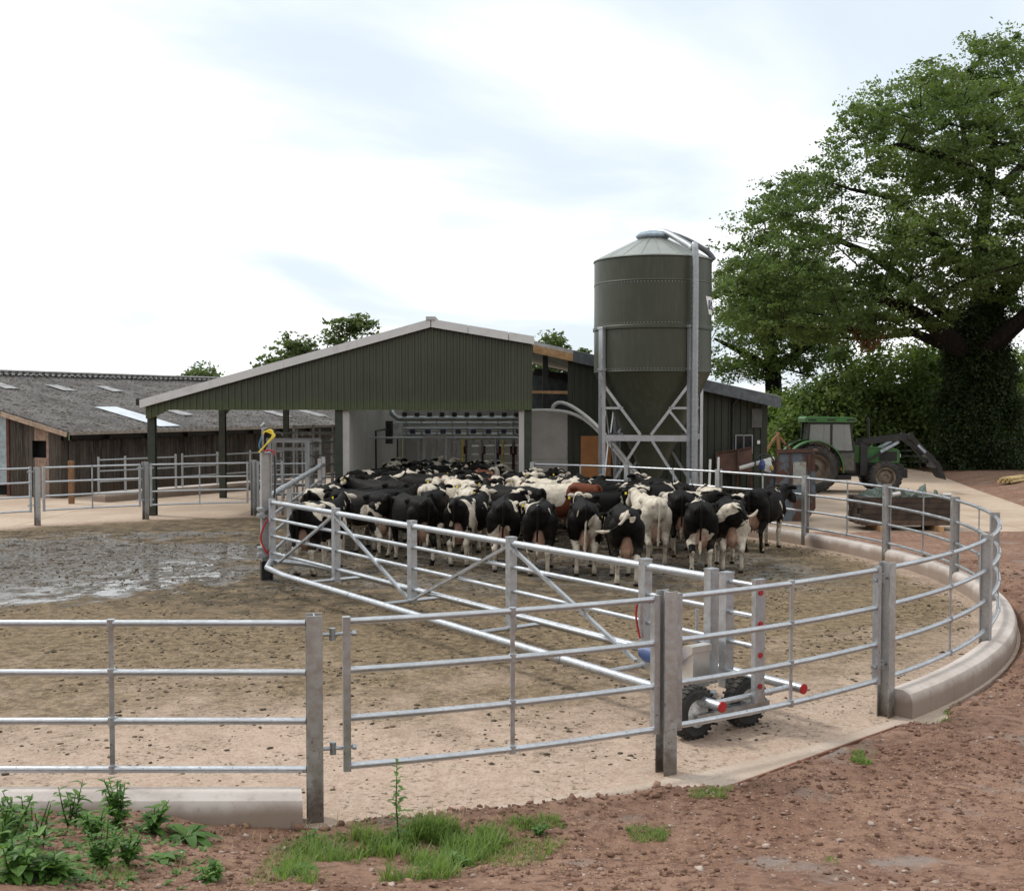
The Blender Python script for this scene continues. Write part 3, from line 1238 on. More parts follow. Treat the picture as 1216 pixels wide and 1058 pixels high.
# sheet ribs on the rear right slope, seen end on
for k in range(44):
    y = BY + 2.25 + k * .3
    mb.bar((.61, y, 4.875), (7.84, y, zroof(7.84) + .017), .07, .04)
bput(mb.build('roof', M['fibre']))
# unseen translucent rooflights, added to brighten the parlour inside
t = NT('added_rooflight_sheet')
tr = t.n('BsdfTranslucent')
tr.inputs[0].default_value = (.75, .78, .77, 1)
t.t.links.new(tr.outputs[0], t.out.inputs[0])
M['rooflight'] = t.mat
for y in RLY:
    for xa, xb in ((-4.48, -2.2), (-2.2, .59)):
        mb = MB()
        slab(mb, [(xa, y + .004, zroof(xa) - .01), (xb, y + .004, zroof(xb) - .01), (xb, y + 1.496, zroof(xb) - .01), (xa, y + 1.496, zroof(xa) - .01)], .012)
        bput(mb.build('rooflight', M['rooflight']))

# columns with knees
mb = MB()
for i, (x, y, kz, kn) in enumerate(((-9.88, BY + .16, 2.9, 0), (-9.45, BY + 6.0, 3.25, .5), (-8.5, BY + 11.6, 3.5, .5), (-4.75, BY + .18, 4.4, 0), (.44, BY + .20, 4.7, 0))):
    mb = MB()
    hpost(mb, (x, y), -.02, kz, 90, .2, .2)
    if kn:
        mb.add([(x + .1, y - .05, kz - .55), (x + .1, y + .05, kz - .55), (x + .1, y - .05, kz + .05), (x + .1, y + .05, kz + .05), (x + .75, y - .05, kz + .2), (x + .75, y + .05, kz + .2)],
               [(0, 2, 4), (1, 5, 3), (0, 4, 5, 1), (2, 3, 5, 4), (0, 1, 3, 2)])
        mb.bar((x, y, kz + .02), (x + 6.0, y, zroof(x + 6) - .3), .14, .24)
    bput(mb.build('column', M['green_col']))
# inside walls
mb = MB()
mb.box(-4.64, -4.46, BY + .10, yb - .2, -.05, 3.55)
bput(mb.build('side_wall', M['conc_panel']))
mb = MB()
mb.box(.19, .33, BY + .08, BY + 2.55, -.05, 2.92)
bput(mb.build('pier', M['conc_panel']))
mb = MB()
mb.box(-4.44, 7.6, yb - .3, yb - .1, -.05, 2.98)
bput(mb.build('rear_wall', simple('pale_painted_wall', (.36, .36, .35), .7, var=.06, scale=1.5, dirt=(.35, .33, .30), dirt_amt=.5)))
# recessed front wall on the right
WY = 33.2
mb = MB()
mb.box(.34, 1.64, WY, WY + .15, -.05, 1.42)
mb.box(.34, 1.64, WY + .004, WY + .15, 1.428, 2.88)
bput(mb.build('concrete_wall', M['conc_panel']))
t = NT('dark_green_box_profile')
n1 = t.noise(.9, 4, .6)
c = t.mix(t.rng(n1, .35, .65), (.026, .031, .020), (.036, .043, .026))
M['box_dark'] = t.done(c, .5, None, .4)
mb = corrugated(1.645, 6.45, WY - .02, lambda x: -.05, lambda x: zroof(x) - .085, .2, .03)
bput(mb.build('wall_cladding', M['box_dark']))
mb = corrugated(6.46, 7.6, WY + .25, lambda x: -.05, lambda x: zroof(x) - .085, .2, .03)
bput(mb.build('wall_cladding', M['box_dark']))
mb = MB().box(7.55, 7.6, WY + .31, yb - .1, -.05, 3.0)
bput(mb.build('end_wall', M['box_dark']))
mb = MB().tube([(6.5, WY - .06, -.02), (6.5, WY - .06, 3.05), (6.62, WY - .2, 3.22)], .05, 10)
bput(mb.build('downpipe', M['dark'], None, True))
mb = MB()
strip(.62, 1.78, WY - .34, WY - .27, -.30, -.075)
bput(mb.build('timber_verge', M['timber_new']))
mb = MB()
strip(1.79, 7.86, WY - .35, WY - .28, -.31, .02)
bput(mb.build('grey_verge', simple('grey_flashing', (.10, .115, .125), .5, .2)))
mb = MB().bar((.4, WY + .1, 3.42), (1.66, WY + .1, 3.40), .06, .09)
bput(mb.build('side_rail', M['timber_new']))
mb = MB()
mb.bar((1.0, WY + .6, 2.8), (1.0, WY + .6, 4.6), .16, .16)
mb.bar((.7, WY + 3, 4.1), (7.4, WY + 3, 2.9), .12, .22)
bput(mb.build('steel_frame', M['dark']))
# sheeted inner lining seen through the gap
mb = MB().box(.4, 3.4, WY + 3.6, WY + 3.7, 2.4, 4.1)
bput(mb.build('inner_lining', simple('grey_lining', (.11, .12, .13), .6)))
dr = bput(MB().box(2.03, 2.92, WY - .085, WY - .054, .02, 2.12).build('door', M['orange']))
mb = MB()
mb.box(2.84, 2.87, WY - .12, WY - .086, .98, 1.08)
hd = mb.build('handle', M['galv_dull'])
hd.parent = dr
for (xa, xb, za, zb_) in ((6.66, 6.86, 1.62, 2.12), (6.90, 7.12, 1.62, 2.12)):
    fr = MB()
    y = WY + .21
    for a in ((xa - .03, xa, za, zb_), (xb, xb + .03, za, zb_), (xa - .03, xb + .03, za - .03, za), (xa - .03, xb + .03, zb_, zb_ + .03)):
        fr.box(a[0], a[1], y - .05, y, a[2], a[3])
    w = bput(fr.build('window', M['galv_dull']))
    pn = MB().box(xa, xb, y - .02, y - .01, za, zb_).build('pane', M['glass_dark'])
    pn.parent = w
mb = MB().box(7.12, 7.42, WY + .175, WY + .205, 2.36, 2.92)
bput(mb.build('vent_panel', simple('grey_vent_panel', (.09, .09, .085), .6)))
mb = MB().box(7.28, 7.36, WY + .15, WY + .205, 1.88, 1.98)
bput(mb.build('socket_box', M['white']))

# ------------------------------------------------------------------ milking parlour equipment
pa = empty('milking_parlour', (-2.2, 36, 0), 0, 'milking stalls of pipes, jars and red white yellow rails inside the green barn', 'parlour')


def pput(o):
    o.parent = pa
    o.location = (2.2, -36, 0)
    return o


mb = MB()
mb.tube([(-4.3, 38.8, 2.95), (-4.1, 38.3, 2.9), (-4.05, 38, 2.72), (-3.85, 38, 2.58), (7, 38, 2.58)], .085, 12)
pput(mb.build('vacuum_pipe', M['galv'], None, True))
mb = MB()
for y, z, r in ((38.4, 2.42, .035), (37.6, 2.26, .03), (39.4, 2.02, .03)):
    mb.tube([(-4.0, y, z), (7, y, z)], r, 8)
for k in range(14):
    x = -3.6 + k * .52
    mb.tube([(x, 38.2, 1.4), (x, 38.2, 2.75)], .025, 6)
    mb.tube([(x, 38.2, 2.1), (x + .3, 38.5, 1.7)], .018, 6)
pput(mb.build('stall_pipework', M['galv'], None, True))
mb = MB()
for k in range(13):
    x = -3.4 + k * .52
    mb.box(x - .09, x + .09, 38.4, 38.6, 2.05, 2.2)
pput(mb.build('pulsator', simple('dull_blue_plastic', (.05, .07, .13), .5)))
mb = MB()
for k in range(16):
    x = -3.7 + k * .42
    mb.box(x, x + .16, 37.9, 38.02, 2.66, 2.78)
pput(mb.build('bracket', M['dark']))
mb = MB()
mb.tube([(-4.4, 34.6, 2.02), (.18, 34.6, 2.02)], .03, 8)
for x in (-2.88, -2.0, -1.28, -.5):
    mb.tube([(x, 34.6, 0), (x, 34.6, 2.0)], .035, 8)
pput(mb.build('entry_rail', M['galv'], None, True))
mb = MB()
for x in (-2.70, -2.02):
    mb.box(x - .035, x + .035, 34.47, 34.54, 0, 2.0)
mb.box(-2.735, -1.985, 34.47, 34.54, 2.003, 2.07)
pput(mb.build('door_frame', M['galv_dull']))
mred = simple('red_stall_paint', (.085, .018, .016), .6)
for k in range(9):
    x = -1.6 + k * .55
    y = 39.7 - k * .15
    mb = MB()
    mb.box(x - .05, x + .05, y - .04, y + .04, 0, 1.8)
    mb.box(x - .12, x + .12, y - .09, y - .042, 1.3, 1.6)
    pput(mb.build('red_stall_post', mred))
for z in (1.62, 1.32, 1.0):
    pput(MB().tube([(-1.7, 39.85, z - .06), (3.4, 38.5, z + .06)], .04, 8).build('white_rail', M['white'], None, True))
mb = MB()
mb.tube([(-1.75, 39.2, 1.86), (3.2, 37.9, 1.98)], .035, 8)
for x in (-1.72, -.3, 1.2):
    mb.tube([(x, 39.2 - (x + 1.7) * .26, 0), (x, 39.2 - (x + 1.7) * .26, 1.88)], .03, 8)
pput(mb.build('yellow_rail', M['yellow'], None, True))
mb = MB()
mb.box(-3.95, -3.65, 37.4, 37.6, 2.02, 2.42)
pput(mb.build('control_box', simple('pale_grey_box', (.45, .46, .47), .4)))
mb = MB()
mb.box(-4.2, -3.98, 37.3, 37.6, 1.75, 2.5)
mb.tube([(-4.36, 36.0, 0), (-4.36, 36.0, 2.2), (-4.1, 36.6, 2.25)], .03, 8)
mb.tube([(-3.72, 36.5, 0), (-3.72, 36.5, 2.0)], .025, 8)
pput(mb.build('pump_housing', M['dark']))
mb = MB()
for k in range(6):
    x = -3.2 + k * .42
    mb.tube([(x, 39, 1.0), (x, 39, 1.75)], .05, 8)
pput(mb.build('milk_hose', M['hose_grey'], None, True))

# ------------------------------------------------------------------ feed silo
SX, SY, SR = 3.86, 31.0, 1.6
silo = empty('feed_silo', (SX, SY, 0), 0, 'tall dark green feed silo with pale cone top on galvanised legs', 'silo')
t = NT('silo_green')
n1 = t.noise(1.2, 4, .6)
n2 = t.noise(6, 4, .6, t.mapping(scale=(2, 2, .25)))
x_, y_, z_ = t.xyz()
c = t.mix(t.rng(n1, .35, .65), (.040, .046, .029), (.048, .054, .035))
c = t.mix(t.rng(n2, .48, .70, 0, .55), c, (.068, .072, .054))
n4 = t.noise(9, 5, .7, t.mapping(scale=(1.6, 1.6, .10)))
c = t.mix(t.rng(n4, .55, .72, 0, .5), c, (.028, .031, .021))
M['silo'] = t.done(c, .42, None, .4)
mb = MB()
mb.lathe([(SR, 3.90), (SR + .012, 3.92), (SR, 3.95), (SR, 5.03), (SR + .035, 5.05), (SR + .035, 5.12), (SR, 5.15), (SR, 6.28), (SR + .012, 6.30), (SR, 6.33), (SR, 6.90), (SR + .03, 6.93), (SR - .05, 6.94)], 72)
body = mb.build('body', M['silo'], silo, True, ang=12)
# bolt rows
mb = MB()
for z in (3.99, 5.19, 6.26):
    for k in range(110):
        a = 2 * PI * k / 110
        q = Vector((math.cos(a) * SR, math.sin(a) * SR, z))
        mb.box(-.004, .008, -.009, .009, -.009, .009, Matrix.Translation(q) @ Matrix.Rotation(a, 4, 'Z'))
mb.build('bolt_row', M['galv_dull'], body)
mb = MB()
mb.lathe([(SR - .02, 3.90), (.22, 1.02), (.20, .85), (.0, .85)], 64)
mb.build('hopper', M['silo'], silo, True)
mb = MB()
mb.lathe([(SR + .025, 6.925), (SR + .02, 6.96), (.38, 7.56), (.36, 7.62), (.0, 7.62)], 64)
cone = mb.build('cone_top', simple('pale_grey_green_cone', (.27, .29, .265), .4, .3, var=.08, scale=1.5), silo, True)
mb = MB()
for k in range(20):
    a = 2 * PI * k / 20
    mb.bar((math.cos(a) * (SR - .02), math.sin(a) * (SR - .02), 6.985), (math.cos(a) * .42, math.sin(a) * .42, 7.56), .014, .004)
mb.build('cone_seam', simple('cone_seam', (.25, .27, .245), .45, .3), cone)
mb = MB()
mb.lathe([(.42, 7.58), (.46, 7.62), (.46, 7.66), (.36, 7.74), (.15, 7.79), (.0, 7.80)], 40)
mb.build('lid', simple('blue_grey_lid', (.24, .30, .35), .45), silo, True)


def sp(a, r, z):
    return Vector((math.cos(rad(a)) * r, math.sin(rad(a)) * r, z))


LEG = (210, 300, 30, 120)
for a in LEG:
    mb = MB()
    Mx = Matrix.Translation(sp(a, SR + .07, 0)) @ Matrix.Rotation(rad(a), 4, 'Z')
    mb.box(.04, .055, -.09, .09, 0, 5.12, Mx)
    mb.box(-.05, .04, -.09, -.076, 0, 5.12, Mx)
    mb.box(-.05, .04, .076, .09, 0, 5.12, Mx)
    mb.box(-.12, .14, -.14, .14, 0, .02, Mx)
    for z in (3.95, 5.06):
        mb.box(-.065, .075, -.12, .12, z, z + .06, Mx)
    mb.build('leg', M['galv'], silo)
for a, b in ((210, 300), (300, 390), (30, 120), (120, 210)):
    mb = MB()
    A_, B_ = sp(a, SR + .06, 0), sp(b, SR + .06, 0)
    mid = (A_ + B_) / 2
    up = Vector((0, 0, 1))
    mb.bar(A_ + up * 2.15, B_ + up * 2.15, .05, .16)
    mb.bar(A_ + up * 3.62, mid.lerp(A_, .12) + up * 2.24, .035, .075)
    mb.bar(B_ + up * 3.62, mid.lerp(B_, .12) + up * 2.24, .035, .075)
    mb.bar(A_ + up * 2.95, A_.lerp(B_, .24) + up * 2.95, .035, .06)
    mb.bar(B_ + up * 2.95, B_.lerp(A_, .24) + up * 2.95, .035, .06)
    mb.bar(mid.lerp(A_, .15) + up * 2.07, A_ + up * .5, .035, .07)
    mb.bar(mid.lerp(B_, .15) + up * 2.07, B_ + up * .5, .035, .07)
    mb.bar(mid.lerp(B_, .55) + up * 2.85, B_ + up * 2.2, .03, .06)
    mb.bar(A_ + up * .5, B_ + up * .5, .05, .10)
    mb.build('brace_frame', M['galv'], silo)
# filling pipe with rings
mb = MB()
pp = curve_pts([sp(301, SR + .19, .35), sp(301, SR + .19, 3.5), sp(301, SR + .19, 6.9), sp(302, SR + .02, 7.14), sp(306, 1.05, 7.42), sp(315, .45, 7.70), sp(330, .1, 7.74)], 40)
mb.tube(pp, .085, 14)
for k in range(int((6.8 - .4) / .13)):
    z = .4 + k * .13
    q = sp(301, SR + .19, z)
    mb.tube([q, q + Vector((0, 0, .03))], .096, 14)
mb.build('filling_pipe', M['galv_dull'], silo, True)
mb = MB()
mb.tube(curve_pts([sp(10, .25, 7.74), sp(352, .6, 7.66), sp(346, 1.1, 7.42), sp(344, 1.5, 7.15), sp(343, SR + .06, 6.95)], 20), .075, 12)
mb.build('exhaust_hose', simple('dark_grey_hose', (.07, .075, .08), .5), silo, True)
q = sp(300, SR + .14, .95)
mb = MB().box(-.004, .006, -.075, .075, -.14, .14, Matrix.Translation(q) @ Matrix.Rotation(rad(300 - 20), 4, 'Z'))
mb.build('notice', M['white'], silo)


def wrap_patch(mb, poly_fn, a0, a1, n, r):
    """curved plate on the silo: poly_fn(u) -> (z_bottom, z_top) for u in 0..1"""
    vs, fs = [], []
    for i in range(n + 1):
        u = i / n
        zb_, zt = poly_fn(u)
        a = a0 + (a1 - a0) * u
        for rr_ in (r, r + .008):
            vs += [sp(a, rr_, zb_), sp(a, rr_, zt)]
    for i in range(n):
        b, d = i * 4, (i + 1) * 4
        fs += [(b + 2, d + 2, d + 3, b + 3), (b, b + 1, d + 1, d), (b + 1, b + 3, d + 3, d + 1), (b, d, d + 2, b + 2)]
    fs += [(0, 2, 3, 1), (n * 4, n * 4 + 1, n * 4 + 3, n * 4 + 2)]
    mb.add(vs, fs)


mb = MB()
wrap_patch(mb, lambda u: (5.92 - .46 * min(1, u / .13) * 1.0, 5.93), 324, 383, 30, SR + .003)
sg = mb.build('maker_sign', M['white'], silo)
mb = MB()
wrap_patch(mb, lambda u: (5.60, 5.83), 330, 377, 16, SR + .013)
mb.build('sign_panel', simple('dark_blue_print', (.025, .03, .10), .4), sg)
tcu = bpy.data.curves.new('lettering', 'FONT')
tcu.body = 'Coll'
tcu.size = .26
tob = link(bpy.data.objects.new('lettering_source', tcu))
dg = bpy.context.evaluated_depsgraph_get()
tm = bpy.data.meshes.new_from_object(tob.evaluated_get(dg))
bpy.data.objects.remove(tob)
vs = []
for v in tm.vertices:
    a = 332 + math.degrees(v.co.x / SR)
    vs.append(sp(a, SR + .026, 5.63 + v.co.y))
lt = MB()
lt.add(vs, [tuple(p.vertices) for p in tm.polygons])
lt.build('lettering', M['white'], sg)
# auger tubes
for lab, ctrl in (('lower grey auger tube sweeping from the barn wall to the silo base', [(.45, 33.05, 2.86), (1.1, 32.95, 2.87), (1.75, 32.7, 2.78), (2.3, 32.2, 2.45), (2.9, 31.6, 1.75), (3.45, 31.25, 1.05), (3.75, 31.05, .8)]),
                  ('upper grey auger tube hooping over before dropping to the silo base', [(1.18, 33.05, 2.80), (1.22, 32.95, 3.0), (1.40, 32.85, 3.10), (1.75, 32.65, 2.98), (2.3, 32.1, 2.55), (2.9, 31.5, 1.87), (3.45, 31.15, 1.17), (3.75, 30.95, .9)])):
    ob = MB().tube(curve_pts(ctrl, 36), .055, 10).build('auger_tube', M['hose_grey'], None, True)
    tag(ob, lab, 'feed tube')
lp = [gp(829, 590), gp(836, 592)]
for k, (x, y, h) in enumerate(((5.12, 29.3, 1.6), (5.36, 29.42, 1.65))):
    ob = MB().tube([(0, 0, 0), (.10, .28, h)], .035, 10).build('drain_pipe', M['hose_grey'], None, True, loc=(x, y, 0))
    tag(ob, ['left', 'right'][k] + ' one of two pale pipes leaning on the right silo leg', 'pipe')

# ------------------------------------------------------------------ old barn on the left
E0 = Vector((-14.4, 36.4, 0))
ED = Vector((.42, .9075, 0)).normalized()
EU = Vector((-ED.y, ED.x, 0))
TAN = (4.25 - 2.22) / 9.0


def ob_pt(t_, w, dz=0.0):
    return E0 + ED * t_ + EU * w + Vector((0, 0, 2.22 + w * TAN + dz))


old = empty('old_barn', E0, 0, 'long low old barn with lichen stained grey corrugated roof and dark board walls', 'barn')


def oput(o):
    o.parent = old
    o.location = -E0
    return o


t = NT('lichen_roof')
mp = t.mapping(rot=(0, 0, -math.atan2(ED.y, ED.x)))
xx, yy, zz = t.xyz(mp)
n1 = t.noise(.8, 5, .65)
n2 = t.noise(3.2, 6, .75)
n3 = t.noise(11, 4, .7)
c = t.mix(t.rng(n1, .3, .7), (.085, .082, .080), (.165, .158, .152))
moss = t.rng(t.math('ADD', t.math('MULTIPLY', n2, .5), t.math('MULTIPLY', n3, .5)), .50, .55, 0, .92)
c = t.mix(moss, c, (.035, .025, .018))
pale = t.rng(t.noise(7, 4, .7, t.mapping(loc=(3, 1, 2))), .60, .68, 0, .55)
c = t.mix(pale, c, (.30, .28, .26))
lap = t.math('FRACT', t.math('MULTIPLY', yy, .62))
c = t.mix(t.rng(lap, .06, .0, 0, .5), c, (.04, .035, .03))
t.bump(n3, .6, .05)
M['oldroof'] = t.done(c, .9, None, .2)
mb = MB()
T0, T1, dt = -.2, 21.0, .146
n = int((T1 - T0) / dt)
vs, fs = [], []
for i in range(n + 1):
    t_ = T0 + i * dt
    dz = .025 * math.cos(i * PI)
    for w in (-.22, 3.0, 6.0, 9.0):
        vs.append(ob_pt(t_, w, dz))
    vs.append(ob_pt(t_, 9.0, dz - .1))
    vs.append(ob_pt(t_, -.22, -.1))
for i in range(n):
    for j in range(6):
        j2 = (j + 1) % 6
        fs.append((i * 6 + j, i * 6 + j2, (i + 1) * 6 + j2, (i + 1) * 6 + j))
fs.append(tuple(range(6)))
fs.append(tuple(n * 6 + j for j in range(5, -1, -1)))
mb.add(vs, fs)
rf = oput(mb.build('roof', M['oldroof']))
# far slope so the roof is whole from behind
mb = MB()
slab(mb, [ob_pt(T0, 9.0), ob_pt(T1, 9.0), ob_pt(T1, 9.0) + EU * 9 - Vector((0, 0, 2.0)), ob_pt(T0, 9.0) + EU * 9 - Vector((0, 0, 2.0))], .1)
oput(mb.build('roof', M['oldroof']))
mb = MB()
for k in range(62):
    t_ = T0 + k * .337
    a_, b_ = ob_pt(t_, 8.95, .0), ob_pt(t_ + .17, 8.95, .0)
    mb.bar(a_ + Vector((0, 0, .08)), b_ + Vector((0, 0, .08)), .35, .12)
mb.bar(ob_pt(T0, 8.95, .17), ob_pt(T1, 8.95, .17), .6, .05)
oput(mb.build('ridge_cap', M['flash']))


def roof_hit(px, py):
    d = ray(px, py)
    o_ = Vector((0, 0, CAMZ))
    # plane through E0+(0,0,2.22), spanned by ED and EU+TAN z
    nrm = ED.cross(EU + Vector((0, 0, TAN)))
    tt = (E0 + Vector((0, 0, 2.22)) - o_).dot(nrm) / d.dot(nrm)
    p = o_ + d * tt
    q = p - E0
    return q.dot(ED), q.dot(EU)


msky = simple('weathered_rooflight', (.50, .55, .60), .35, var=.12, scale=2)
mskd = simple('dirty_rooflight', (.24, .24, .24), .6, var=.35, scale=3)
SKY = [((114, 484.5), (213, 507), .55, msky), ((68, 461), (86, 465), .32, mskd), ((124, 461.5), (143, 466), .32, mskd), ((4, 459.5), (16, 462.5), .32, mskd),
       ((205, 489), (225, 494), .35, mskd), ((315, 489), (345, 496), .35, mskd), ((350, 488), (392, 495), .35, mskd)]
for (a, b, hw, m_) in SKY:
    ta, wa = roof_hit(*a)
    tb, wb = roof_hit(*b)
    tm_ = (ta + tb) / 2
    w0, w1 = min(wa, wb), max(wa, wb)
    w0, w1 = max(-.2, w0), min(8.5, w1)
    if w1 - w0 < 1.0:
        w1 = w0 + 1.0
    mb = MB()
    slab(mb, [ob_pt(tm_ - hw, w0, .045), ob_pt(tm_ + hw, w0, .045), ob_pt(tm_ + hw, w1, .045), ob_pt(tm_ - hw, w1, .045)], .012)
    o_ = mb.build('rooflight', m_)
    o_.parent = rf

t = NT('weathered_boards')
n1 = t.noise(1.0, 5, .65)
n2 = t.noise(7, 5, .7, t.mapping(scale=(2.2, 2.2, .18)))
isl = t.n('NewGeometry').outputs['Random Per Island']
x_, y_, z_ = t.xyz()
c = t.mix(isl, (.026, .022, .019), (.075, .064, .055))
c = t.mix(t.rng(n2, .42, .66, 0, .8), c, (.115, .100, .085))
c = t.mix(t.rng(n1, .5, .7, 0, .6), c, (.03, .025, .02))
damp = t.math('ADD', z_, t.math('MULTIPLY', t.math('SUBTRACT', n1, .5), .8))
c = t.mix(t.rng(damp, .55, .25, 0, .7), c, (.075, .055, .038))
M['boards'] = t.done(c, .9, None, .15)
rnd = random.Random(5)
mb = MB()
t_ = .0
WM = Matrix(((ED.x, EU.x, 0, E0.x), (ED.y, EU.y, 0, E0.y), (0, 0, 1, 0), (0, 0, 0, 1)))
while t_ < T1 - .2:
    wd = rnd.uniform(.13, .19)
    mb.box(t_, t_ + wd - .012, .30 + rnd.uniform(0, .012), .335, .0, 1.86 + rnd.uniform(-.03, .02), WM)
    t_ += wd
oput(mb.build('board_wall', M['boards']))
mb = MB()
mb.box(.5, T1 - .1, .36, .44, .0, 2.2, WM)  # dark sheet behind the boards stands in for shade under the eave
mb.box(T1 - .12, T1 - .02, .45, 17.5, 0, 2.2, WM)
for k in range(11):
    mb.box(.1 + k * 1.95, .22 + k * 1.95, .2, .36, 1.86, 2.2, WM)
oput(mb.build('frame_and_eave_shade', M['dark']))
mb = MB()
mb.box(-.15, T1, -.26, -.14, 2.06, 2.17, WM)
oput(mb.build('gutter', simple('old_gutter', (.23, .2, .165), .7)))

# end wall of the old barn, nearest the camera
def ez(w):
    return 2.22 + w * TAN - .07


mb = MB()
nbd = MB()
w = .30
while w < 2.60:
    wd = rnd.uniform(.11, .16)
    wd = min(wd, 2.6 - w)
    mid = w + wd / 2
    hole = .93 < mid < 1.66
    pale = .86 < mid < 1.46
    t0_ = rnd.uniform(0, .012) - (.006 if pale else 0)
    for (za, zb_) in ([(.0, 1.30), (1.86, ez(mid))] if hole else [(.0, ez(mid))]):
        (nbd if pale else mb).box(t0_, t0_ + .03, w + .005, w + wd - .005, za, zb_, WM)
    w += wd
oput(mb.build('end_wall', M['boards']))
oput(nbd.build('new_board', simple('pinkish_new_board', (.24, .165, .125), .8, scale=8, dirt=(.12, .09, .07))))
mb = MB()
mb.box(.30, .34, .30, 17.0, 0, 2.2, WM)  # black sheet and linings stand in for the shade inside the barn
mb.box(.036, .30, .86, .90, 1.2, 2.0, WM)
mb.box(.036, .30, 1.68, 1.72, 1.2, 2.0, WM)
oput(mb.build('hole_shade_backing', simple('black_shade_sheet', (.006, .006, .006), .9)))
mb = MB()
a_, b_ = ob_pt(-.22, -.2, -.10), ob_pt(-.22, 2.75, -.10)
mb.bar(a_, b_, .04, .15)
oput(mb.build('barge_board', simple('pale_barge_board', (.34, .26, .19), .8, dirt=(.14, .1, .08))))
mb = MB()
mb.bar(ob_pt(-.225, 2.76, -.11), ob_pt(-.225, 9, -.11), .04, .15)
oput(mb.build('dark_barge_board', simple('dark_barge_board', (.06, .05, .045), .8)))
mb = MB()
mb.box(-.03, .06, 2.61, 2.73, 0, ez(2.6), WM)
oput(mb.build('corner_post', simple('red_brown_post', (.085, .03, .02), .8)))
mb = MB()
mb.box(.0, .05, 2.75, 6.6, .38, 1.45, WM)
mb.box(.015, .065, 2.75, 6.6, 1.453, 2.66, WM)
oput(mb.build('door', simple('blue_grey_sheet', (.25, .31, .34), .5, .1, dirt=(.3, .3, .28))))
mb = MB()
mb.box(.07, .12, 2.75, 17.0, 2.3, 2.78, WM)
oput(mb.build('gable_boards', M['boards']))
